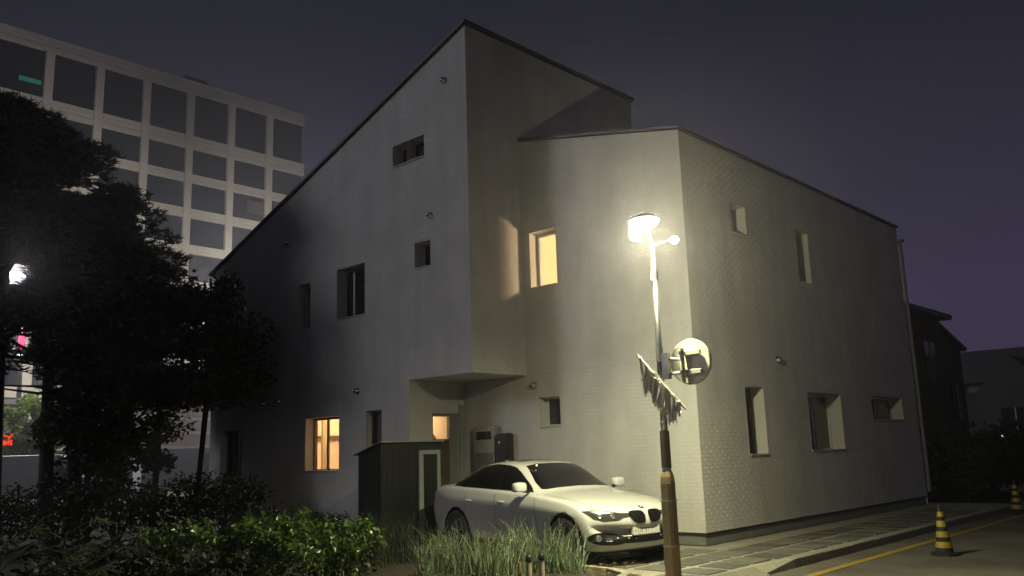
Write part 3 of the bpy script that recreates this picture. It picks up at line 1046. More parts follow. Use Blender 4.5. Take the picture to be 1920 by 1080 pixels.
def patch(poly, to3, d, off=.004, cuts=3):
    """2D outline projected along d onto the body and lifted by off"""
    bm = bmesh.new()
    vs = [bm.verts.new((a, b, 0)) for a, b in poly]
    fc = bm.faces.new(vs)
    bmesh.ops.triangulate(bm, faces=[fc])
    for _ in range(cuts):
        long_e = [e for e in bm.edges if e.calc_length() > .05]
        if not long_e:
            break
        bmesh.ops.subdivide_edges(bm, edges=long_e, cuts=1)
        bmesh.ops.triangulate(bm, faces=[q for q in bm.faces if len(q.verts) > 3])
    d = Vector(d).normalized()
    for vtx in bm.verts:
        o = Vector(to3(vtx.co.x, vtx.co.y))
        hit, nrm, _, _ = BVH.ray_cast(o, d)
        if hit is None:
            hit, nrm, _, _ = BVH.find_nearest(o + d * 2.0)
        if nrm.dot(d) > 0:
            nrm = -nrm
        vtx.co = hit + nrm * off
    me = bpy.data.meshes.new("patch")
    bm.to_mesh(me)
    bm.free()
    bm = bmesh.new(); bm.from_mesh(me)
    for fce in bm.faces:
        if fce.normal.dot(d) > 0:
            fce.normal_flip()
    bm.to_mesh(me); bm.free()
    return me


front = lambda a, b: (3, a, b)
FD = (-1, 0, 0)


def sym(poly, s):
    return [(s * a, b) for a, b in poly]


def round_poly(poly, k=2):
    for _ in range(k):
        q = []
        n = len(poly)
        for i in range(n):
            a, b = poly[i], poly[(i + 1) % n]
            q.append((a[0] * .75 + b[0] * .25, a[1] * .75 + b[1] * .25))
            q.append((a[0] * .25 + b[0] * .75, a[1] * .25 + b[1] * .75))
        poly = q
    return poly


def build_car(name, label, paint, loc, rz, group=None):
    t = thing(name, label, "car", loc, group)
    t.rotation_euler = (0, 0, rz)
    bme = cut_body.copy()
    set_mat(bme, paint)
    body = link_mesh("body", bme, t)

    def part(nm, me, m, par=t, smooth=True):
        set_mat(me, m, smooth)
        return link_mesh(nm, me, par)

    def mpart(nm, mb, m, par=t, smooth=False, bevel=0):
        me = bpy.data.meshes.new(nm)
        me.from_pydata(mb.v, [], mb.f)
        bm = bmesh.new(); bm.from_mesh(me); bmesh.ops.recalc_face_normals(bm, faces=bm.faces); bm.to_mesh(me); bm.free()
        o = part(nm, me, m, par, smooth)
        if bevel:
            bv = o.modifiers.new("b", "BEVEL"); bv.width = bevel; bv.segments = 2; bv.limit_method = "ANGLE"
        return o
    ws = [(.0, 1.022), (.40, 1.012), (.62, .995), (.665, 1.0), (.635, 1.09), (.565, 1.23), (.50, 1.325), (.30, 1.352), (0, 1.358)]
    ws = ws + [(-a, b) for a, b in ws[-2:0:-1]]
    part("windscreen", patch(ws, front, FD, .004, 5), M_CARGLASS)
    rw = [(0, 1.14), (.50, 1.135), (.62, 1.15), (.52, 1.31), (.3, 1.345), (0, 1.35)]
    rw = rw + [(-a, b) for a, b in rw[-2:0:-1]]
    part("rear_screen", patch(rw, lambda a, b: (-6, a, b), (1, 0, 0), .004, 5), M_CARGLASS)
    for s in (-1, 1):
        sd = (0, -s, 0)
        s3 = lambda a, b, s=s: (a, s * 3, b)
        outline = [(-.78, .958), (-1.02, 1.095), (-1.27, 1.235), (-1.42, 1.305), (-1.62, 1.345), (-1.95, 1.364), (-2.3, 1.342), (-2.6, 1.265), (-2.86, 1.155), (-2.99, 1.075), (-2.96, 1.03), (-2.5, 1.012), (-1.6, .985)]
        part("window_trim", patch(outline, s3, sd, .003, 5), M_TRIM)
        part("side_window", patch([(-.88, .975), (-1.08, 1.085), (-1.32, 1.222), (-1.48, 1.300), (-1.655, 1.335), (-1.655, .998)], s3, sd, .006, 4), M_CARGLASS)
        part("side_window", patch([(-1.685, 1.0), (-1.685, 1.338), (-1.95, 1.352), (-2.3, 1.322), (-2.52, 1.26), (-2.52, 1.022)], s3, sd, .006, 4), M_CARGLASS)
        part("quarter_window", patch([(-2.56, 1.025), (-2.56, 1.25), (-2.82, 1.14), (-2.94, 1.07), (-2.92, 1.04)], s3, sd, .006, 3), M_CARGLASS)
        # door shut lines and swage line
        for x0, x1 in ((-.60, -.66), (-1.67, -1.67), (-2.62, -2.50)):
            part("door_gap", patch([(x0, .30), (x0 + .008, .30), (x1 + .008, .93), (x1, .93)], s3, sd, .0025, 5), M_TRIM)
        part("sill_trim", patch([(-.42, .215), (-2.4, .215), (-2.4, .25), (-.42, .25)], s3, sd, .003, 5), M_TRIM)
        for hx in (-1.48, -2.40):
            hit, nr, _, _ = BVH.ray_cast(Vector((hx, s * 3, .815)), Vector(sd))
            hb = MB().ellipsoid((hx, hit.y + s * .018, .815), .105, .020, .017, 14, 8)
            mpart("door_handle", hb, paint, smooth=True)
        # head lamp
        hl = sym([(.285, .688), (.285, .640), (.40, .628), (.47, .600), (.66, .592), (.765, .625), (.855, .728), (.74, .738), (.56, .722), (.42, .692)], s)
        h = part("headlight", patch(hl, front, FD, .004, 4), M_LENS)
        for (cy, cz, rr) in ((.54, .648, .032), (.69, .660, .034)):
            hit, nr, _, _ = BVH.ray_cast(Vector((3, s * cy, cz)), Vector(FD))
            mpart("projector", MB().lathe([(rr, 0), (rr, .006), (rr * .75, .010), (rr * .6, .006), (.005, .012)], hit + nr * .003, nr, 18), M_LAMPC, h, True)
        part("daytime_light", patch(sym([(.50, .700), (.52, .685), (.74, .705), (.80, .722), (.74, .729), (.58, .714)], s), front, FD, .008, 3), M_LAMPC, h)
        kd = round_poly(sym([(.030, .700), (.036, .560), (.10, .553), (.230, .560), (.315, .640), (.300, .708), (.14, .716)], s), 2)
        kfr = round_poly(sym([(.020, .712), (.026, .548), (.10, .541), (.240, .548), (.330, .640), (.312, .720), (.14, .728)], s), 2)
        part("grille_surround", patch(kfr, front, FD, .004, 4), M_LAMPC if False else paint)
        kk = part("kidney_grille", patch(kd, front, FD, .009, 4), M_TRIM)
        for i in range(6):
            cy = .065 + i * .037
            part("grille_bar", patch(sym([(cy, .575), (cy + .007, .575), (cy + .007, .695), (cy, .695)], s), front, FD, .013, 3), M_BLACKM, kk)
        fogp = round_poly(sym([(.36, .310), (.36, .390), (.50, .435), (.74, .452), (.835, .415), (.81, .318), (.66, .285), (.46, .285)], s), 2)
        fg = part("fog_lamp_recess", patch(fogp, front, FD, .004, 4), M_TRIM)
        hit, nr, _, _ = BVH.ray_cast(Vector((3, s * .72, .375)), Vector(FD))
        mpart("fog_lamp", MB().lathe([(.043, 0), (.043, .012), (.034, .016), (.006, .012)], hit + nr * .004, nr, 18), M_LAMPC, fg, True)
        # mirror
        mm = MB().ellipsoid((-.86, s * 1.00, 1.035), .085, .115, .080, 16, 10)
        cx, cy, cz = -.86, s * 1.00, 1.035
        sq = lambda q, r: math.copysign(abs(q / r) ** .62, q) * r
        mm.v = [(cx + sq(x - cx, .085), cy + sq(yv - cy, .105), max(cz + sq(z - cz, .075), .975)) for x, yv, z in mm.v]
        mpart("wing_mirror", mm, paint, smooth=True)
        mpart("mirror_stalk", MB().tube((-.82, s * .84, .965), (-.85, s * .95, .995), .022, .028, 10), M_TRIM)
        # tail lamp
        part("tail_light", patch(sym([(.42, .97), (.42, .87), (.62, .85), (.78, .86), (.80, .95), (.70, .99)], s), lambda a, b: (-6, a, b), (1, 0, 0), .004, 4), mat_red())
        # wheels with five double spokes
        for ax in (0.0, -2.81):
            tb = MB().lathe([(.215, -.10), (.30, -.112), (.322, -.09), (.327, 0), (.322, .09), (.30, .112), (.215, .10)], (ax, s * .785, .327), (0, s, 0), 40)
            w = mpart("wheel", tb, M_TYRE, smooth=True)
            rb = MB().lathe([(.222, -.05), (.226, .104), (.214, .106), (.205, .05), (.19, .0)], (ax, s * .785, .327), (0, s, 0), 36)
            mpart("rim", rb, M_RIM, w, True)
            sp = MB()
            for i in range(5):
                for dd in (-.16, .16):
                    a = 2 * math.pi * i / 5 + .3
                    sp.tube((ax + .045 * math.cos(a), s * .878, .327 + .045 * math.sin(a)), (ax + .21 * math.cos(a + dd), s * .872, .327 + .21 * math.sin(a + dd)), .017, .013, 6)
            sp.lathe([(.06, .06), (.06, .098), (.03, .102)], (ax, s * .785, .327), (0, s, 0), 16)
            mpart("spokes", sp, M_RIM, w, True)["kind"] = "stuff"
            # arch lining
            pr = [(.371, -.26), (.371, .08)]
            al = MB()
            n = 40
            for i in range(n):
                for r, hh in pr:
                    a = 2 * math.pi * i / n
                    al.v.append((ax + r * math.cos(a), s * (.80 + hh), .335 + r * math.sin(a)))
            for i in range(n):
                j = (i + 1) % n
                al.f.append((2 * i, 2 * j, 2 * j + 1, 2 * i + 1))
            mpart("arch_lining", al, M_TRIM)
    # lower grille, number plate, roundel, sunroof, wiper and badge
    lg = [(.42, .305), (.42, .388), (.2, .380), (-.2, .380), (-.42, .388), (-.42, .305), (-.2, .297), (.2, .297)]
    part("lower_grille", patch(lg, front, FD, .0045, 5), M_TRIM)
    hit, nr, _, _ = BVH.ray_cast(Vector((3, 0, .475)), Vector(FD))
    pb = MB().box(hit.x - .02, hit.x + .016, -.26, .26, .400, .512)
    pl_ = mpart("number_plate", pb, M_PLATE, bevel=.004)
    fx = hit.x + .018
    # plate frame and the strokes of the worn characters
    fr_ = MB()
    for z0, z1 in ((.396, .401), (.511, .516)):
        fr_.box(fx - .004, fx, -.264, .264, z0, z1)
    for y0 in (-.264, .259):
        fr_.box(fx - .004, fx, y0, y0 + .005, .401, .511)
    mpart("plate_border", fr_, M_PLATEINK, pl_)
    for (y0, y1, z0, z1) in ((-.222, -.196, .450, .462), (-.165, -.157, .420, .492), (-.128, -.120, .420, .492), (-.094, -.080, .420, .495), (-.012, .0, .430, .492), (.030, .036, .435, .49)):
        mpart("plate_character", MB().box(fx - .004, fx + .0005, y0, y1, z0, z1), M_PLATEINK, pl_)
    hit, nr, _, _ = BVH.ray_cast(Vector((.66, 0, 3)), Vector((0, 0, -1)))
    bd_ = mpart("roundel", MB().lathe([(.041, 0), (.041, .005), (.034, .008), (.0, .010)], hit, nr, 24), M_BLACKM, smooth=True)
    mpart("roundel_quarter", MB().lathe([(.026, .009), (.026, .0112), (.0, .0118)], hit, nr, 20), M_PAINT, bd_)
    for k in (0, 1):
        q = MB()
        a1, b1 = nr.orthogonal().normalized(), None
        a1 = (Vector((1, 0, 0)) - nr * nr.x).normalized()
        b1 = nr.cross(a1)
        pts = [hit + nr * .0125]
        for i in range(7):
            an = k * math.pi + i / 6 * math.pi / 2
            pts.append(hit + nr * .0125 + a1 * (.025 * math.cos(an)) + b1 * (.025 * math.sin(an)))
        q.add(pts, [tuple(range(8))])
        mpart("roundel_quarter", q, M_BLUE, bd_)
    part("sunroof", patch([(-1.62, -.36), (-2.15, -.36), (-2.2, 0), (-2.15, .36), (-1.62, .36)], lambda a, b: (a, b, 3), (0, 0, -1), .004, 4), M_CARGLASS)
    part("bonnet_gap", patch([(.52, .70), (-.2, .735), (-.55, .76), (-.55, .766), (-.2, .741), (.52, .706)], lambda a, b: (a, b, 3), (0, 0, -1), .002, 5), M_TRIM)
    part("bonnet_gap", patch([(.52, -.70), (-.2, -.735), (-.55, -.76), (-.55, -.766), (-.2, -.741), (.52, -.706)], lambda a, b: (a, b, 3), (0, 0, -1), .002, 5), M_TRIM)
    mpart("shark_antenna", MB().prism([(-2.42, -.02, 1.37), (-2.56, -.02, 1.35), (-2.54, -.02, 1.415)], (0, .04, 0)), paint)
    mpart("dashcam_light", MB().ellipsoid((-1.19, -.40, 1.335), .012, .012, .012, 8, 6), mat_dash(), smooth=True)
    mpart("underbody", MB().box(-3.6, .45, -.6, .6, .155, .30), M_TRIM)
    return t


_red = []
_dash = []


def mat_dash():
    if not _dash:
        _dash.append(mat("dashcam_led", (1, .6, .5), .5, emit=(1.0, .55, .42), estr=5.0))
    return _dash[0]



def mat_red():
    if not _red:
        _red.append(mat("tail_lens", (0.16, 0.01, 0.01), 0.15))
    return _red[0]


car = build_car("parked_car", "white four-door saloon parked nose out beside the house wall", M_PAINT, (-7.95, 10.50, 0.0), R(-10.5))
car.scale = (1.0, 1.0, 1.03)

# ---------------------------------------------------------------- traffic cones
def cone(loc, label, rz):
    t = thing("traffic_cone", label, "traffic cone", loc, "striped cones on the road")
    x, y_, z = loc
    hb = .19
    b = MB()
    b.prism([(x + hb * math.cos(rz + k * math.pi / 4 + math.pi / 8) * 1.08, y_ + hb * math.sin(rz + k * math.pi / 4 + math.pi / 8) * 1.08, z) for k in range(8)], (0, 0, .045))
    b.build("base", M_CONEB, t, bevel=.008)
    prof = lambda h: .135 * (1 - h / .70) + .028 * (h / .70)
    hs = [.045, .115, .20, .265, .35, .415, .50, .56, .63, .70]
    for k in range(len(hs) - 1):
        yel = k % 2 == 1
        MB().tube((x, y_, z + hs[k]), (x, y_, z + hs[k + 1]), prof(hs[k]) + (.003 if yel else 0), prof(hs[k + 1]) + (.003 if yel else 0), 20, True).build("stripe" if yel else "cone_body", M_CONEY if yel else M_CONEB, t)
    MB().lathe([(.03, 0), (.035, .02), (.02, .035)], (x, y_, z + .70), (0, 0, 1), 12).build("tip", M_CONEB, t)
    return t


cone((-4.50, 14.13, -.12), "black and yellow striped cone on the road, nearer of the two", .2)
cone((-5.45, 22.3, -.12), "dim striped cone farther up the dark road", .5)

# ---------------------------------------------------------------- green shed behind the car
SX0, SX1, SY0, SY1 = -12.98, -12.33, 9.72, 11.13
shed = thing("garden_shed", "dark green lean-to shed with a pale door frame behind the car", "shed", (-12.65, 10.4, 0))
zt0, zt1 = 1.63, 1.81
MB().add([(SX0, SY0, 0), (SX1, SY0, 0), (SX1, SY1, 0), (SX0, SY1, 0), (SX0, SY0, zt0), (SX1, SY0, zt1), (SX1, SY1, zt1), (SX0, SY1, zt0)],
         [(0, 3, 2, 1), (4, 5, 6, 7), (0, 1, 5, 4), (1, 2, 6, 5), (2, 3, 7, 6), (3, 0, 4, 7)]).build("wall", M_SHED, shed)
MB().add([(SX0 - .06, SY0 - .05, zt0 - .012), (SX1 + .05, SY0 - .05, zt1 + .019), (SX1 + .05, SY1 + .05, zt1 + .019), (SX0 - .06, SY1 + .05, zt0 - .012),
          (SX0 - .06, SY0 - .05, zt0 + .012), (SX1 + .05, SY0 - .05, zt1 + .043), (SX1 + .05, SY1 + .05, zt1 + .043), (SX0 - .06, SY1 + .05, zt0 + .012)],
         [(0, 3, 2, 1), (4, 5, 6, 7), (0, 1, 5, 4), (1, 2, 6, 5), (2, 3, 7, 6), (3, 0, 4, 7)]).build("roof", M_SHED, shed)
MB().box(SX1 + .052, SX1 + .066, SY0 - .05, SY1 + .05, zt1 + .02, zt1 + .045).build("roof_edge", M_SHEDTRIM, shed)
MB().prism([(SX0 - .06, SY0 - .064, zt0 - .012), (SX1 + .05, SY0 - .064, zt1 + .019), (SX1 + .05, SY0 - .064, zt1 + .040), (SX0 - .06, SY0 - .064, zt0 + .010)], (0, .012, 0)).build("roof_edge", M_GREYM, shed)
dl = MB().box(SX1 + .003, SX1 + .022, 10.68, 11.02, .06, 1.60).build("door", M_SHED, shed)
for i in range(3):
    MB().box(SX1 + .023, SX1 + .027, 10.72 + i * .1, 10.725 + i * .1, .1, 1.56).build("door_groove", M_BLACKM, dl)
MB().box(SX1 + .003, SX1 + .035, 10.58, 10.68, .04, 1.68).build("door_frame", M_SHEDTRIM, shed)
MB().box(SX1 + .003, SX1 + .035, 11.02, 11.10, .04, 1.68).build("door_frame", M_SHEDTRIM, shed)
MB().box(SX1 + .003, SX1 + .035, 10.68, 11.02, 1.605, 1.68).build("door_frame", M_SHEDTRIM, shed)
for i in range(1, 7):
    MB().box(SX1 + .001, SX1 + .005, SY0 + i * .13, SY0 + i * .13 + .012, .05, 1.78).build("panel_rib", M_SHED, shed)
for i in range(1, 5):
    xx = SX0 + i * .13
    MB().box(xx, xx + .012, SY0 - .005, SY0 - .001, .05, 1.60 + i * .035).build("panel_rib", M_SHED, shed)

# ---------------------------------------------------------------- office block beyond the trees
OX = -85.0
K = 85 / 45.0
off_b = thing("office_building", "pale framed office block with dark windows rising behind the trees", "building", (OX, 40, 0))
cols = [8.95, 11.70] + [(13.96 + 14.48) / 2, (16.47 + 16.98) / 2, (18.99 + 19.5) / 2, (21.52 + 22.07) / 2, (24.08 + 24.63) / 2, (26.64 + 27.17) / 2]
cols = [c * K for c in ([14.22 - 2.6 * k for k in (4, 3, 2, 1)] + cols[2:])]
Y1 = 29.30 * K
ZF = lambda z: 1.58 + (z - 1.58) * K
bands = [(22.45, 23.30), (19.12, 19.98), (17.12, 17.70), (15.05, 15.68)]
pz = 15.05
while pz > 3:
    bands.append((pz - 2.05, pz - 2.05 + .60))
    pz -= 2.05
bands = [(ZF(a + .05), ZF(b - .03)) for a, b in bands]
DEP = 26.0
Y0 = cols[0] - .5
MB().box(OX - DEP, OX - .35, Y0, Y1, 0, bands[0][1] - .2).build("wall", M_OFFICE, off_b)
for (a, b) in bands:
    h = (b - a)
    for k in range(3):
        MB().box(OX - .36, OX + .02 + (.10 if k != 1 else .02), Y0, Y1 + .15, a + h * k / 3 + .03, a + h * (k + 1) / 3 - .03).build("band", M_OFFICE, off_b)
    MB().box(OX - .36, OX - .02, Y0, Y1 + .1, a, b).build("band_core", M_OFFICE, off_b)
for c in cols:
    MB().box(OX - .36, OX + .16, c - .40, c + .40, 0, bands[0][0]).build("pillar", M_OFFICE, off_b)
edges = cols + [Y1 + .36]
glr = random.Random(4)
for bi in range(len(bands) - 1):
    zhi, zlo = bands[bi][0], bands[bi + 1][1]
    for ci in range(len(edges) - 1):
        y0, y1 = edges[ci] + .41, edges[ci + 1] - .41
        w = MB().box(OX - .34, OX - .22, y0, y1, zlo + .01, zhi - .01).build("window", M_OFFGLASS, off_b)
        if (bi, ci) == (2, len(edges) - 3):
            MB().box(OX - .215, OX - .20, y0 + 1.9, y1 - .1, zlo + .9, zhi - .5).build("blind", M_BLIND, w)
        if (bi, ci) == (0, 3):
            MB().box(OX - .215, OX - .20, y1 - 2.1, y1 - .15, zlo + 1.3, zlo + 1.75).build("lit_ceiling", M_GREENW, w)
# roof plant
MB().box(OX - 9, OX - 4, 42.3, 45.0, bands[0][1] - .3, bands[0][1] + 2.4).build("roof_plant_room", M_NEIGH, off_b)
# side block seen past its right end
MB().box(OX - 40, OX - 6, Y1 + 1.0, Y1 + 9, 0, ZF(17.2)).build("rear_wing", M_OFFICE, off_b)
#PART3

# ---------------------------------------------------------------- vegetation helpers
def rand_dirs(rs, n):
    v = rs.normal(size=(n, 3))
    return v / np.linalg.norm(v, axis=1, keepdims=True)


def leaves_np(rs, cen, size, aspect=0.5, up=0.0, jit=0.35, droop=0.0):
    """one bent rhombic leaf (4 verts, 2 tris) per centre"""
    n = len(cen)
    d = rand_dirs(rs, n)
    d[:, 2] = d[:, 2] * 0.6 + up - droop
    d /= np.linalg.norm(d, axis=1, keepdims=True)
    a = np.cross(d, rand_dirs(rs, n))
    a /= np.linalg.norm(a, axis=1, keepdims=True) + 1e-9
    nr = np.cross(d, a)
    L = size * (1 + jit * (rs.rand(n, 1) * 2 - 1))
    w = L * aspect * 0.5
    v = np.empty((n, 4, 3))
    v[:, 0] = cen
    v[:, 1] = cen + d * L * .45 + a * w - nr * L * .06
    v[:, 2] = cen + d * L
    v[:, 3] = cen + d * L * .45 - a * w - nr * L * .06
    v = v.reshape(-1, 3)
    i = np.arange(n)[:, None] * 4
    f = np.concatenate([i + np.array([[0, 1, 2]]), i + np.array([[0, 2, 3]])])
    return v, f


def needles_np(rs, cen, size, per=6):
    n = len(cen)
    base = np.repeat(cen, per, axis=0)
    d = rand_dirs(rs, n * per)
    d[:, 2] = np.abs(d[:, 2]) * .5 + .12 * rs.normal(size=n * per)
    d /= np.linalg.norm(d, axis=1, keepdims=True)
    a = np.cross(d, rand_dirs(rs, n * per))
    a /= np.linalg.norm(a, axis=1, keepdims=True) + 1e-9
    L = size * (.7 + .6 * rs.rand(n * per, 1))
    w = .014 + .012 * rs.rand(n * per, 1)
    v = np.empty((n * per, 3, 3))
    v[:, 0] = base - a * w
    v[:, 1] = base + a * w
    v[:, 2] = base + d * L
    v = v.reshape(-1, 3)
    f = np.arange(n * per * 3).reshape(-1, 3)
    return v, f


def np_mesh(name, v, f, m, parent, kind=None):
    off = np.array(parent_world(parent)) if parent is not None else np.zeros(3)
    me = bpy.data.meshes.new(name)
    v = v - off
    me.vertices.add(len(v))
    me.vertices.foreach_set("co", v.astype(np.float32).ravel())
    me.loops.add(f.size)
    me.loops.foreach_set("vertex_index", f.astype(np.int32).ravel())
    me.polygons.add(len(f))
    me.polygons.foreach_set("loop_start", np.arange(0, f.size, f.shape[1], dtype=np.int32))
    me.update(calc_edges=True)
    me.materials.append(m)
    o = bpy.data.objects.new(name, me)
    COL.objects.link(o)
    o.parent = parent
    if kind:
        o["kind"] = kind
    return o


def blob_points(rs, c, r, n, hollow=.35):
    p = rand_dirs(rs, n) * (hollow + (1 - hollow) * rs.rand(n, 1) ** .5)
    return np.array(c) + p * np.array(r)


def limb(mb, pts, r0, r1, n=7):
    for i in range(len(pts) - 1):
        a, b = i / (len(pts) - 1), (i + 1) / (len(pts) - 1)
        mb.tube(pts[i], pts[i + 1], r0 + (r1 - r0) * a, r0 + (r1 - r0) * b, n, False)


def in_view_gap(p, gaps):
    keep = np.ones(len(p), bool)
    for (c, r) in gaps:
        q = (p - np.array(c)) / np.array(r)
        keep &= (q ** 2).sum(1) > 1
    return keep


def pine(loc, h, spread, seed, label, zlow=.32, pads=34, tufts=130, lean=(0, 0), group="trees beside the house", gaps=()):
    rs = np.random.RandomState(seed)
    x, y_, z = loc
    t = thing("pine_tree", label, "tree", loc, group)
    tr = MB()
    path = [Vector((x + lean[0] * s + .18 * math.sin(3 * s + seed), y_ + lean[1] * s + .15 * math.cos(2.4 * s + seed), z + h * .95 * s)) for s in np.linspace(0, 1, 9)]
    limb(tr, path, .20, .04, 10)
    cen = []
    for k in range(pads):
        s = zlow + (1 - zlow) * (k + .5) / pads
        base = path[min(8, int(s * 8))].lerp(path[min(8, int(s * 8) + 1)], s * 8 - int(s * 8))
        ang = k * 2.399 + rs.rand() * .8
        reach = spread * (1.05 - .78 * ((s - zlow) / (1 - zlow)) ** 1.25) * (.55 + .5 * rs.rand())
        tip = base + Vector((math.cos(ang) * reach, math.sin(ang) * reach, .10 * reach + rs.uniform(-.3, .35)))
        mid = base.lerp(tip, .5) + Vector((0, 0, -.10))
        limb(tr, [base, mid, tip], .055, .015, 5)
        for q, sc in ((tip, 1.0), (base.lerp(tip, .66), .8), (base.lerp(tip, .35), .6)):
            rr = (.50 + .30 * rs.rand()) * sc
            c = np.array(q) + rs.normal(size=3) * .12
            cen.append(blob_points(rs, c, (rr, rr, rr * .42), int(tufts * sc)))
    tr.build("trunk", M_BARK, t, smooth=True, recalc=False)
    cen = np.concatenate(cen)
    cen = cen[in_view_gap(cen, gaps)]
    v, f = needles_np(rs, cen, .17, 7)
    np_mesh("crown", v, f, M_PINE, t)
    return t


def broadleaf(loc, h, spread, seed, label, m=M_LEAFD, clumps=26, per=170, leaf=.13, trunk_r=.09, zlow=.45, stems=1, group="trees beside the house", name="leafy_tree"):
    rs = np.random.RandomState(seed)
    x, y_, z = loc
    t = thing(name, label, "tree", loc, group)
    tr = MB()
    cen = []
    for sidx in range(stems):
        lx, ly = rs.normal(size=2) * .35
        path = [Vector((x + lx * s + .08 * math.sin(5 * s + seed), y_ + ly * s + .08 * math.cos(4 * s + seed), z + h * .8 * s)) for s in np.linspace(0, 1, 7)]
        limb(tr, path, trunk_r, .025, 8)
        for k in range(clumps // stems):
            s = zlow + (1 - zlow) * rs.rand()
            base = path[min(6, int(s * 6))]
            ang = rs.rand() * 6.283
            reach = spread * (1.0 - .55 * abs(s - .62) / .4) * (.35 + .65 * rs.rand())
            tip = base + Vector((math.cos(ang) * reach, math.sin(ang) * reach, .35 * reach + rs.uniform(-.25, .45)))
            limb(tr, [base, base.lerp(tip, .5) + Vector((0, 0, .08)), tip], .028, .008, 4)
            rr = spread * (.24 + .16 * rs.rand())
            cen.append(blob_points(rs, tip, (rr, rr, rr * .75), per))
    tr.build("trunk", M_BARK, t, smooth=True, recalc=False)
    cen = np.concatenate(cen)
    v, f = leaves_np(rs, cen, leaf, .55, 0, .4, .15)
    np_mesh("crown", v, f, m, t)
    return t


def shrub(loc, r, h, seed, label, m=M_LEAFD, n=1500, leaf=.09, group="shrubs under the trees", name="shrub"):
    rs = np.random.RandomState(seed)
    x, y_, z = loc
    t = thing(name, label, "shrub", loc, group)
    st = MB()
    cen = []
    k = 9
    for i in range(k):
        a = i * 2.399
        rr = r * math.sqrt((i + .5) / k) * .8
        tip = Vector((x + rr * math.cos(a), y_ + rr * math.sin(a), z + h * (.62 + .3 * rs.rand())))
        limb(st, [Vector((x, y_, z - .05)), Vector((x, y_, z)).lerp(tip, .5), tip], .02, .006, 4)
        cen.append(blob_points(rs, (tip.x, tip.y, tip.z - h * .25), (r * .42, r * .42, h * .42), n // k, .2))
    st.build("stems", M_BARK, t, recalc=False)
    cen = np.concatenate(cen)
    cen = cen[cen[:, 2] > z + .02]
    v, f = leaves_np(rs, cen, leaf, .5, .1)
    np_mesh("foliage", v, f, m, t)
    return t


# ---------------------------------------------------------------- dark trees on the left
# natural openings in the crowns through which the lit street shows
GAPS = [((-18.5 - 1.088 * k, 5.47 + .322 * k, 5.31 + .22 * k), (.8, .42, .42)) for k in range(0, 9)]
GAPS += [((-18.57 - 1.09 * k, 5.73 + .336 * k, 4.04 + .145 * k), (.8, .28, .50)) for k in range(0, 9)]
GAPS += [((-18.8 - 1.1 * k, 5.82 + .34 * k, 2.75 + .06 * k), (.8, .62, 1.15)) for k in range(0, 9)]
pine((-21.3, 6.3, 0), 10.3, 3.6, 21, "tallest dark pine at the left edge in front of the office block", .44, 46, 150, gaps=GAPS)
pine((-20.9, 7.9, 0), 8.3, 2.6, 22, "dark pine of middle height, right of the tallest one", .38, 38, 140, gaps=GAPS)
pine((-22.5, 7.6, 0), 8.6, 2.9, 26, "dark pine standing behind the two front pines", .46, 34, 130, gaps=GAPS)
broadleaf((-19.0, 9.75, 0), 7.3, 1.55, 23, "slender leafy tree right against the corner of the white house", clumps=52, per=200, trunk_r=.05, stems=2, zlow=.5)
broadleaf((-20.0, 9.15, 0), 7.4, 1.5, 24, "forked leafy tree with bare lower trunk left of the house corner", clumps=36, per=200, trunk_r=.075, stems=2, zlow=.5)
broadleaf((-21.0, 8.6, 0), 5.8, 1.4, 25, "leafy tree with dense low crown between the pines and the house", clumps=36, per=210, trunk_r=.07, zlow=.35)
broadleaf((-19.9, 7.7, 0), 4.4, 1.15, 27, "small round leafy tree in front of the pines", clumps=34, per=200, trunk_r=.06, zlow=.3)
for i, (tx, ty) in enumerate(((-17.2, 2.6), (-14.6, 1.2), (-12.2, -.2))):  # out-of-view trees added to cast shade on the garden and car
    broadleaf((tx, ty, 0), 6.4, 1.7, 33 + i, "added unseen leafy tree shading the garden from left of the view, " + ("farthest from the road", "in the middle of three", "nearest to the road")[i], clumps=30, per=170, trunk_r=.09, zlow=.25, group="added shade trees left of the view")
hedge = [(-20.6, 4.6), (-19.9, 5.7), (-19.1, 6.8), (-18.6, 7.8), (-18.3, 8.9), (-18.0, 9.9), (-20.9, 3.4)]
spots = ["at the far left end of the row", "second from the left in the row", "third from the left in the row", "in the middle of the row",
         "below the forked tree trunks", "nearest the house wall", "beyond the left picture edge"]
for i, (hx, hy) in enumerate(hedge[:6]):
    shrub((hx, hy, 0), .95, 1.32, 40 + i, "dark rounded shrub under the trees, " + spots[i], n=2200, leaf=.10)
low = [(-16.9, 9.6, .55, .62), (-16.0, 9.9, .6, .7), (-15.1, 9.9, .55, .55), (-14.2, 9.8, .5, .62), (-15.4, 8.9, .6, .5), (-13.7, 9.0, .5, .5)]
lspots = ["left of the lit ground floor window", "right below the lit ground floor window", "between the lit window and the back door", "against the left side of the green shed",
          "in the bed before the lit window", "in the bed just before the green shed"]
for i, (hx, hy, r, h) in enumerate(low):
    shrub((hx, hy, 0), r, h, 60 + i, "low dark shrub " + lspots[i], n=900, leaf=.075, group="low shrubs along the gable wall")

# ---------------------------------------------------------------- leaf meshes
def leaf_mesh(name, m, L=.09, W=.045, curl=.25, fold=.25, seg=4):
    mb = MB()
    for i in range(seg + 1):
        t = i / seg
        w = W * .5 * math.sin(math.pi * min(1, t ** .75 * .98 + .02)) + .0008
        x = L * t
        z = -curl * L * t * t
        mb.v += [(x, -w, z + fold * w), (x, 0, z), (x, w, z + fold * w)]
    for i in range(seg):
        k = i * 3
        mb.f += [(k, k + 3, k + 4, k + 1), (k + 1, k + 4, k + 5, k + 2)]
    me = bpy.data.meshes.new(name)
    me.from_pydata(mb.v, [], mb.f)
    me.materials.append(m)
    me.polygons.foreach_set("use_smooth", [True] * len(me.polygons))
    return me


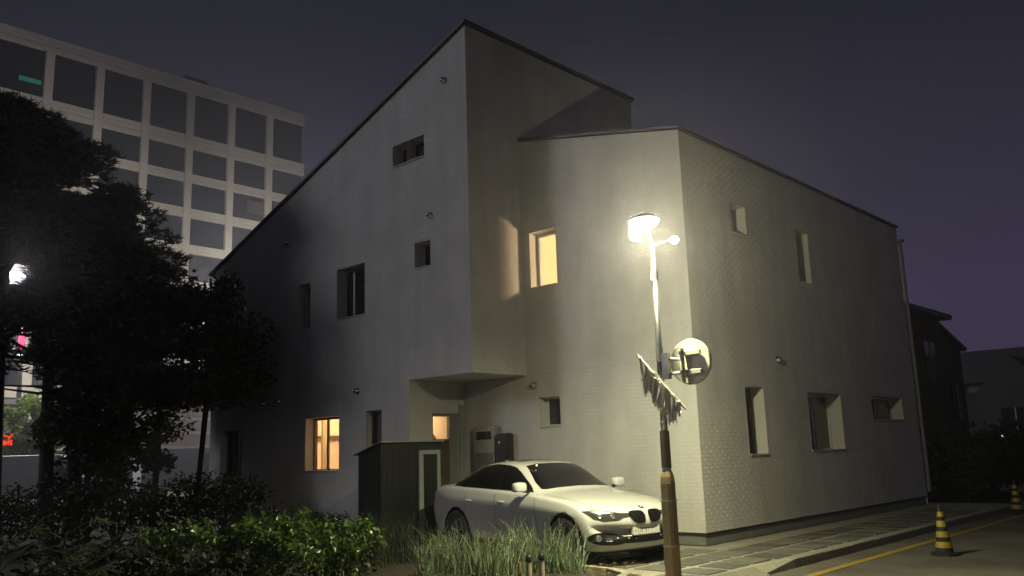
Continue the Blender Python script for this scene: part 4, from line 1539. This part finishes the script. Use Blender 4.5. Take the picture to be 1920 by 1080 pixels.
pep_me = [leaf_mesh("leaf", M_PEPPER, .085, .040, .35), leaf_mesh("leaf", M_PEPPER, .105, .048, .5), leaf_mesh("leaf", M_PEPPER2, .07, .034, .2), leaf_mesh("leaf", M_PEPPER2, .095, .042, .4)]
prs = random.Random(8)


def pepper(loc, h, label, seed, nleaf=36, nfill=260):
    rs = np.random.RandomState(seed)
    t = thing("pepper_plant", label, "plant", loc, "pepper plants in the bed")
    x, y_, z = loc
    st = MB()
    nodes = []
    top = Vector((x + rs.normal() * .04, y_ + rs.normal() * .04, z + h * .45))
    limb(st, [Vector((x, y_, z - .03)), top], .010, .008, 6)
    def grow(p, d, L, lv):
        q = p + d * L
        limb(st, [p, q], .006 - .0012 * lv, .005 - .0012 * lv, 5)
        for k in range(5):
            nodes.append(p.lerp(q, .2 + .2 * k))
        if lv < 3:
            for s in range(2 if lv else 3):
                a = rs.rand() * 6.283
                nd = (d + Vector((math.cos(a), math.sin(a), .15)) * .62).normalized()
                grow(q, nd, L * (.72 + .25 * rs.rand()), lv + 1)
    for k in range(4):
        a = k * 1.7 + rs.rand()
        grow(top, Vector((math.cos(a) * .55, math.sin(a) * .55, .85)).normalized(), h * .21, 1)
    st.build("stem", M_STEM, t, recalc=False)
    idx = rs.permutation(len(nodes))
    for k in range(nleaf):
        p = nodes[idx[k % len(nodes)]]
        out = Vector((p.x - x, p.y - y_, 0))
        a = math.atan2(out.y, out.x) + rs.normal() * 1.0
        link_mesh("leaf", pep_me[rs.randint(4)], t, p - Vector(loc) + Vector(rs.normal(size=3) * .012), (rs.normal() * .5, .25 + rs.normal() * .45, a), (1 + rs.rand() * .4,) * 3)
    base = np.array([tuple(nodes[i % len(nodes)]) for i in rs.randint(0, len(nodes), nfill)]) + rs.normal(size=(nfill, 3)) * .03
    v, f = leaves_np(rs, base, .085, .45, 0, .3, .35)
    np_mesh("foliage", v, f, M_PEPPER, t, "stuff")
    return t


pep = [(-8.75, 4.30, .88, "leftmost pepper plant at the shaded end of the row"), (-8.72, 4.75, .92, "second pepper plant from the shaded left end"),
       (-8.35, 4.80, .80, "low pepper plant in front of the shaded end"), (-8.45, 5.15, .94, "tall pepper plant in the middle of the row"),
       (-8.05, 5.00, .74, "front middle pepper plant half out of the picture"), (-8.10, 5.42, .97, "tallest brightly lit pepper plant of the row"),
       (-7.72, 5.30, .72, "bright pepper plant at the bottom edge of the picture"), (-7.62, 5.62, .82, "rightmost pepper plant, brightly lit by the lamp")]
for i, (px, py, h, lb) in enumerate(pep):
    pepper((px, py, 0), h * 1.17, lb, 100 + i)
for i, (sx, sy, sh, lb) in enumerate(((-7.98, 5.50, .80, "thin pale stake left of the rightmost pepper plant"), (-7.78, 5.62, .74, "thin pale stake beside the rightmost pepper plant"))):
    s = thing("plant_stake", lb, "stake", (sx, sy, 0), "stakes among the pepper plants")
    MB().tube((sx, sy, -.05), (sx + .03, sy, sh), .0065, .006, 8).build("shaft", M_STAKE, s)
    MB().tube((sx + .03, sy, sh), (sx + .0305, sy, sh + .012), .008, .005, 8).build("cap", M_GREYM, s)

# big lobed leaf plants in the shade
def palmate():
    mb = MB()
    mb.v.append((0, 0, 0))
    lobes = 7
    pts = []
    for k in range(lobes):
        a = (k - (lobes - 1) / 2) * .62
        L = 1.0 - .12 * abs(k - 3)
        for da, r in ((-.26, .38), (-.15, .74), (0, 1.0), (.15, .74), (.26, .38)):
            pts.append((math.cos(a + da) * r * L, math.sin(a + da) * r * L, -.22 * (r * L) ** 2 + .05 * math.cos(12 * da)))
    mb.v += pts
    for i in range(len(pts) - 1):
        mb.f.append((0, i + 1, i + 2))
    me = bpy.data.meshes.new("leaf")
    me.from_pydata(mb.v, [], mb.f)
    me.materials.append(M_BIGLEAF)
    return me


pal = palmate()
big = [(-9.55, 3.45, 1.02, "tall plant with large lobed leaves at the far left bottom"), (-9.15, 3.72, .92, "large lobed leaf plant in the middle of the shaded group"), (-8.85, 3.35, .70, "large lobed leaf plant lowest in the shaded group"), (-9.9, 3.0, .95, "large lobed leaf plant at the left picture edge")]
for i, (px, py, h, lb) in enumerate(big):
    rs = np.random.RandomState(200 + i)
    t = thing("lobed_leaf_plant", lb, "plant", (px, py, 0), "large leaved plants in the shade")
    st = MB()
    limb(st, [Vector((px, py, -.03)), Vector((px + .03, py, h * .5)), Vector((px + .05, py + .03, h * .9))], .016, .008, 6)
    for k in range(13):
        s = .3 + .65 * k / 12
        a = k * 2.399
        p = Vector((px + .04 * s, py + .02 * s, h * s))
        q = p + Vector((math.cos(a), math.sin(a), .5)) * (.20 + .10 * rs.rand())
        limb(st, [p, q], .005, .004, 5)
        link_mesh("leaf", pal, t, q - Vector((px, py, 0)), (rs.normal() * .3, .15 + rs.normal() * .3, a + rs.normal() * .3), (.17 + .07 * rs.rand(),) * 3)
    st.build("stem", M_STEM, t, recalc=False)
for i, (px, py, lb) in enumerate(((-9.9, 4.4, "behind the large lobed leaves"), (-9.4, 4.7, "left behind the pepper plants"), (-9.2, 5.5, "behind the middle of the pepper plants"), (-8.7, 6.2, "between the pepper plants and the onion bed"), (-10.6, 4.0, "far left behind the lobed leaves"), (-9.0, 2.95, "lowest at the left bottom corner"), (-9.75, 3.75, "between the lobed leaf plants"), (-8.6, 4.0, "below the leftmost pepper plant"))):
    shrub((px, py, 0), .5, .72, 80 + i, "leafy dark garden plant " + lb, n=900, leaf=.07, group="dark garden plants", name="garden_plant")

# spring onions
def blade_mesh(m, L, bend, r=.0062, seg=7):
    mb = MB()
    for i in range(seg + 1):
        t = i / seg
        x = bend * L * t ** 2.2
        z = L * (t - .22 * abs(bend) * t ** 3)
        rr = r * (1 - .8 * t ** 1.5) + .0006
        for k in range(4):
            a = k * math.pi / 2
            mb.v.append((x + rr * math.cos(a), rr * math.sin(a), z))
    for i in range(seg):
        for k in range(4):
            mb.f.append((i * 4 + k, i * 4 + (k + 1) % 4, (i + 1) * 4 + (k + 1) % 4, (i + 1) * 4 + k))
    me = bpy.data.meshes.new("leaf")
    me.from_pydata(mb.v, [], mb.f)
    me.materials.append(m)
    me.polygons.foreach_set("use_smooth", [True] * len(me.polygons))
    return me


bl = [blade_mesh(M_ONION[i % 3 if i < 7 else i % 2], .46 + .035 * (i % 5), b) for i, b in enumerate((.05, .12, .25, .18, .45, .08, .8, .3, .15, .6))]
ors = np.random.RandomState(77)


def onion_label(s, w):
    a = "left" if s < -.65 else ("right" if s > .05 else "middle")
    b = "nearest the car" if w > .13 else ("facing the lens" if w < -.15 else "in the centre rows")
    return "spring onion clump with upright green leaves, %s part of the bed, %s" % (a, b)


bedc = Vector((-8.08, 8.78, 0))
bu = Vector((.78, .62, 0)).normalized()        # along the bed, left to right in the picture
bw_ = Vector((-.62, .78, 0))
k = 0
for i in range(46):
    s = -1.32 + 2.02 * ((i * .618) % 1.0)
    w = -.42 + .86 * ((i * .754877) % 1.0)
    p = bedc + bu * s + bw_ * (w - .04 * s)
    t = thing("spring_onion", onion_label(s, w), "onion plant", (p.x, p.y, 0), "spring onions in the bed")
    for j in range(6):
        d = ors.normal(size=2) * .022
        sc = (.98 + .40 * ors.rand()) * (1.02 - .07 * abs(s))
        link_mesh("leaf", bl[ors.randint(len(bl))], t, (d[0], d[1], -.02), (ors.normal() * .13, ors.normal() * .13, ors.rand() * 6.283), (1.25, 1.25, sc))
# thinner old leaves and straw filling the bed
v_all, f_all = [], []
for i in range(900):
    s, w = ors.uniform(-1.4, .78), ors.uniform(-.5, .5)
    p = bedc + bu * s + bw_ * (w - .04 * s)
    L = ors.uniform(.18, .62)
    a = ors.rand() * 6.283
    ln = ors.uniform(.05, .7)
    dirv = Vector((math.cos(a) * ln, math.sin(a) * ln, 1)).normalized()
    sd = dirv.orthogonal().normalized() * .005
    m_ = p + dirv * L * .6
    tip = p + dirv * L + Vector((math.cos(a), math.sin(a), -.6)) * L * .12
    n0 = len(v_all)
    v_all += [tuple(p - sd), tuple(p + sd), tuple(m_ + sd * .7), tuple(m_ - sd * .7), tuple(tip)]
    f_all += [(n0, n0 + 1, n0 + 2), (n0, n0 + 2, n0 + 3), (n0 + 3, n0 + 2, n0 + 4)]
gf = np_mesh("onion_grass", np.array(v_all), np.array(f_all), M_ONION[0], None, "stuff")
gf["label"] = "thin grassy leaves filling the spring onion bed"
v_all, f_all = [], []
for i in range(1100):
    s, w = ors.uniform(-1.6, 1.55), ors.uniform(-1.4, .62)
    p = bedc + bu * s + bw_ * w
    a = ors.rand() * 6.283
    L = ors.uniform(.05, .18)
    d = Vector((math.cos(a), math.sin(a), ors.uniform(-.05, .25))) * L
    sd = Vector((-d.y, d.x, 0)).normalized() * .004
    n0 = len(v_all)
    z0 = Vector((0, 0, .03 + ors.rand() * .03))
    v_all += [tuple(p + z0 - sd), tuple(p + z0 + sd), tuple(p + z0 + d)]
    f_all += [(n0, n0 + 1, n0 + 2)]
sf = np_mesh("straw", np.array(v_all), np.array(f_all), M_STRAW, None, "stuff")
sf["label"] = "dry straw scattered over the garden bed"
# tall weeds before the shed
v_all, f_all = [], []
for i in range(900):
    p = Vector((ors.uniform(-13.0, -10.0), ors.uniform(7.6, 9.4), 0))
    L = ors.uniform(.3, .85)
    a = ors.rand() * 6.283
    dirv = Vector((math.cos(a) * .25, math.sin(a) * .25, 1)).normalized()
    sd = dirv.orthogonal().normalized() * .006
    n0 = len(v_all)
    tip = p + dirv * L + Vector((math.cos(a), math.sin(a), 0)) * L * .15
    m_ = p + dirv * L * .6
    v_all += [tuple(p - sd), tuple(p + sd), tuple(m_ + sd * .7), tuple(m_ - sd * .7), tuple(tip)]
    f_all += [(n0, n0 + 1, n0 + 2), (n0, n0 + 2, n0 + 3), (n0 + 3, n0 + 2, n0 + 4)]
wf = np_mesh("weeds", np.array(v_all), np.array(f_all), M_LEAFD, None, "stuff")
wf["label"] = "tall dark weeds growing before the shed"

# two capped posts and a stub at the edge of the onion bed
for i, (px, py, zt, lb) in enumerate(((-7.40, 8.10, .27, "pale post with black cap, left of the pair before the onions"), (-7.27, 8.19, .285, "pale post with black cap, right of the pair before the onions"))):
    t = thing("bed_post", lb, "post", (px, py, 0), "capped posts at the onion bed")
    MB().tube((px, py, -.05), (px, py, zt), .036, .034, 14).build("shaft", M_POSTW, t)
    MB().lathe([(.040, 0), (.041, .03), (.032, .062), (.022, .075)], (px, py, zt), (0, 0, 1), 14).build("cap", M_BLACKM, t, smooth=True)
st_ = MB().tube((-7.52, 8.05, -.05), (-7.51, 8.05, .26), .022, .018, 10).build("wooden_stub", M_STRAW)
tag(st_, "thin brown wooden stub left of the two capped posts", "stub")

# ---------------------------------------------------------------- lit street far left
rl = thing("road_lamp", "tall bright road lamp seen through the dark trees at left", "street lamp", (-49.5, 15.35, 0))
MB().tube((-49.5, 15.35, 0), (-49.5, 15.35, 11.6), .16, .09, 12).build("pole", M_WHITEP, rl, smooth=True)
MB().tube((-49.5, 15.35, 11.55), (-49.0, 14.55, 11.75), .05, .04, 8).build("arm", M_WHITEP, rl)
MB().ellipsoid((-48.95, 14.48, 11.62), .38, .38, .16, 16, 6, 0, 1).build("lamp_housing", M_GREYM, rl, smooth=True)
MB().ellipsoid((-48.95, 14.48, 11.61), .36, .36, .26, 16, 8, -1, 0).build("lamp_lens", M_ROADLED, rl, smooth=True)
fill_lamp = thing("road_lamp", "added tall lamp hidden by the white house, lighting the office block", "street lamp", (-62.0, 40.0, 0))  # unseen lamp added to brighten the office block
MB().tube((-62.0, 40.0, 0), (-62.0, 40.0, 11.6), .16, .09, 12).build("pole", M_WHITEP, fill_lamp, smooth=True)
MB().tube((-62.0, 40.0, 11.55), (-61.2, 40.0, 11.75), .05, .04, 8).build("arm", M_WHITEP, fill_lamp)
MB().ellipsoid((-61.1, 40.0, 11.62), .38, .38, .16, 16, 6, 0, 1).build("lamp_housing", M_GREYM, fill_lamp, smooth=True)
MB().ellipsoid((-61.1, 40.0, 11.61), .36, .36, .26, 16, 8, -1, 0).build("lamp_lens", M_FILLLED, fill_lamp, smooth=True)
bulb(rl, (-48.95, 14.48, 11.25), 3800, (1.0, .97, .90), .12)
bulb(fill_lamp, (-61.1, 40.0, 11.25), 24000, (1.0, .95, .84), .12)
sg = thing("traffic_signal", "red traffic signal glowing on the far lit pole at left", "traffic light", (-49.2, 15.15, 7.4))
MB().box(-49.35, -49.05, 14.95, 15.32, 7.45, 8.65).build("signal_case", M_BLACKM, sg)
MB().ellipsoid((-49.04, 15.13, 8.1), .05, .15, .46, 14, 8).build("red_lens", M_REDL, sg, smooth=True)
MB().ellipsoid((-49.04, 15.13, 7.30), .06, .20, .13, 14, 8).build("white_lens", M_WHITEL, sg, smooth=True)
sgn = thing("street_sign", "pale pinkish sign board on the far lit pole at left", "sign", (-49.0, 15.0, 2.6))
MB().box(-49.30, -49.24, 14.55, 15.75, 2.70, 4.15).build("board", M_SIGNP, sgn)
MB().box(-49.36, -49.31, 14.95, 15.35, 2.60, 4.25).build("bracket", M_GREYM, sgn)
broadleaf((-46.3, 15.9, 0), 6.3, 1.5, 31, "bright green street tree lit by the far road lamp, right of its pole", M_LEAFB, 34, 130, .26, .09, .42, group="lit street trees", name="street_tree")
broadleaf((-47.2, 13.6, 0), 5.6, 1.5, 32, "bright green street tree at the left picture edge", M_LEAFB, 30, 130, .26, .09, .42, group="lit street trees", name="street_tree")


def van(loc, rz, label, paint, hgt=2.2):
    t = thing("delivery_van", label, "van", loc, "vans in the lit street")
    t.rotation_euler = (0, 0, rz)
    def mp(nm, mb, m, bevel=0, par=t):
        me = bpy.data.meshes.new(nm)
        me.from_pydata(mb.v, [], mb.f)
        bm = bmesh.new(); bm.from_mesh(me); bmesh.ops.recalc_face_normals(bm, faces=bm.faces); bm.to_mesh(me); bm.free()
        me.materials.append(m)
        o = link_mesh(nm, me, par)
        if bevel:
            b = o.modifiers.new("b", "BEVEL"); b.width = bevel; b.segments = 2
        return o
    prof = [(-2.5, .3), (2.3, .3), (2.45, .55), (2.40, .95), (1.75, 1.15), (1.15, hgt - .1), (.95, hgt), (-2.4, hgt), (-2.5, hgt - .1)]
    mp("body", MB().prism([(x, -.9, z) for x, z in prof], (0, 1.8, 0)), paint, .05)
    mp("windscreen", MB().prism([(1.70, -.75, 1.22), (1.20, -.75, hgt - .18), (1.225, -.75, hgt - .16), (1.73, -.75, 1.23)], (0, 1.5, 0)), M_CARGLASS)
    for s in (-1, 1):
        mp("side_window", MB().prism([(1.45, s * .905, 1.2), (.35, s * .905, 1.2), (.35, s * .905, hgt - .25), (.98, s * .905, hgt - .25)], (0, s * .01, 0)), M_CARGLASS)
        mp("headlight", MB().box(2.40, 2.47, s * .55 - .18, s * .55 + .18, .75, .93), M_LAMPC)
        for ax in (1.5, -1.6):
            w = mp("wheel", MB().lathe([(.2, -.1), (.32, -.1), (.33, 0), (.32, .1), (.2, .1)], (ax, s * .80, .33), (0, s, 0), 20), M_TYRE)
            mp("rim", MB().lathe([(.2, .07), (.2, .11), (.05, .10)], (ax, s * .80, .33), (0, s, 0), 14), M_RIM, 0, w)
    return t


van((-40.9, 20.6, 0), R(78), "pale bluish van seen between the thin trunks beside the house", M_VAN, 2.3)
van((-43.6, 14.6, 0), R(60), "white van half hidden behind the shrubs at far left", M_VAN, 2.15)
sc2 = thing("shop_building", "low beige building in the lit street behind the thin tree trunks", "building", (-58, 28, 0))
MB().box(-64, -58, 14, 46, 0, 5.4).build("wall", M_BEIGE, sc2)
for i in range(3):
    MB().box(-57.99, -57.85, 14, 46, 2.6 + i * .95, 2.78 + i * .95).build("ledge", M_OFFICE, sc2)
for i in range(7):
    w = MB().box(-57.995, -57.95, 15.2 + i * 4.3, 18.4 + i * 4.3, .5, 2.45).build("window", M_OFFGLASS, sc2)
    MB().box(-57.96, -57.92, 16.75 + i * 4.3, 16.85 + i * 4.3, .5, 2.45).build("mullion", M_FRAME, w)
MB().box(-64.2, -57.7, 13.8, 46.2, 5.4, 5.7).build("roof", M_GREYM, sc2)
tl = thing("tail_lamp_board", "red glowing tail lamp at the left picture edge", "lamp", (-47.3, 13.9, 2.7))
MB().box(-47.32, -47.22, 13.85, 14.5, 2.72, 3.25).build("lens", M_REDTAIL, tl)
MB().tube((-47.35, 14.1, 0), (-47.35, 14.1, 3.2), .05, .05, 8).build("stand", M_GREYM, tl)
struct(MB().add([(-57.9, -40, -.15), (-38, -40, -.15), (-38, 60, -.15), (-57.9, 60, -.15)], [(0, 1, 2, 3)]).build("far_road", M_ASPHALT))

# ---------------------------------------------------------------- dark neighbours on the right
nb = thing("neighbour_house", "dark house with a projecting eave and sloping side roof right behind the white house", "house", (-12, 28, 0))
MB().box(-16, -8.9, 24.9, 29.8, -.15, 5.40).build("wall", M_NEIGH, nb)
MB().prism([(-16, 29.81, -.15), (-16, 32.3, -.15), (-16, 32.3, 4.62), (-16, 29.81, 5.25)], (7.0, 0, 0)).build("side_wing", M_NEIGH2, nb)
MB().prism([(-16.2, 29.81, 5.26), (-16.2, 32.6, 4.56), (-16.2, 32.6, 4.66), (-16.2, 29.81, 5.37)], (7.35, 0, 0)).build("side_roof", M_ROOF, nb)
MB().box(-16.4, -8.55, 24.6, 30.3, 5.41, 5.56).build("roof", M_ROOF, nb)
for (a_, b_, z0, z1) in ((26.0, 27.2, 3.4, 4.6), (28.2, 29.2, 3.4, 4.6), (30.4, 31.5, 2.2, 3.4)):
    w = MB().box(-8.895, -8.86, a_, b_, z0, z1).build("window", M_DGLASS, nb)
    MB().box(-8.859, -8.84, (a_ + b_) / 2 - .03, (a_ + b_) / 2 + .03, z0, z1).build("mullion", M_GREYM, w)
g = thing("gabled_house", "dark gabled house at the right picture edge beyond the cones", "house", (-8, 52, 0))
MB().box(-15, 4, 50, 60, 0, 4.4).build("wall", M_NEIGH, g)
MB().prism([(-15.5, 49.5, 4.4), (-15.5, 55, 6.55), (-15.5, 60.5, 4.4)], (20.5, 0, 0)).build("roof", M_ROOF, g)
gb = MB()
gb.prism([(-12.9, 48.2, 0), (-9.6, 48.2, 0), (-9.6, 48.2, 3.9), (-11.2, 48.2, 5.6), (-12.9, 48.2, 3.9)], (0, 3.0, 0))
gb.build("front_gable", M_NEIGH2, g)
w = MB().box(-11.9, -10.6, 48.13, 48.18, 1.6, 3.0).build("window", M_DGLASS, g)
MB().box(-11.28, -11.22, 48.10, 48.129, 1.6, 3.0).build("mullion", M_GREYM, w)
w = MB().box(-13.75, -13.1, 49.93, 49.98, 3.95, 4.35).build("window", M_BLIND, g)
bwl = thing("boundary_wall", "dark low boundary wall before the houses at right", "wall", (-4, 38.8, 0))
MB().box(-9.9, 6, 38.6, 38.85, -.15, 1.75).build("panel", M_NEIGH, bwl)
for i in range(6):
    MB().box(-9.7 + i * 3, -9.4 + i * 3, 38.5, 38.95, -.15, 1.95).build("pier", M_NEIGH, bwl)
wlp = thing("gate_lamp", "tiny white lamp shining on the dark boundary wall", "lamp", (-10.2, 38.4, 1.5))
MB().ellipsoid((-9.55, 38.42, 1.62), .05, .05, .055, 10, 6).build("globe", M_WHITEL, wlp, smooth=True)
MB().tube((-9.55, 38.50, 1.62), (-9.55, 38.44, 1.62), .02, .02, 8).build("bracket", M_GREYM, wlp)
for i, (hx, hy) in enumerate(((-7.6, 26.2), (-7.5, 28.6), (-7.6, 31.2), (-7.6, 34.0))):
    shrub((hx, hy, -.1), 1.05, 2.1, 90 + i, "dark tall shrub by the road beyond the white house, " + ("nearest to it", "second away from it", "third away from it", "farthest from it")[i], n=2400, leaf=.14, group="shrubs beyond the house", m=M_LEAFDD)

# ---------------------------------------------------------------- haze volume added for a glow round the lamps
hm = bpy.data.materials.new("lamp_glow_haze")
hm.use_nodes = True
hn = hm.node_tree.nodes
hn.remove(hn["Principled BSDF"])
pv = hn.new("ShaderNodeVolumePrincipled")
pv.inputs["Color"].default_value = (0.84, 0.82, 0.98, 1)
pv.inputs["Density"].default_value = 0.0021
pv.inputs["Anisotropy"].default_value = 0.84
hm.node_tree.links.new(pv.outputs[0], hn["Material Output"].inputs["Volume"])
hz = MB().box(-140, 40, -50, 80, -1.2, 48).build("haze", hm, kind="stuff")
hz["label"] = "thin added haze giving the street lamps a glow"
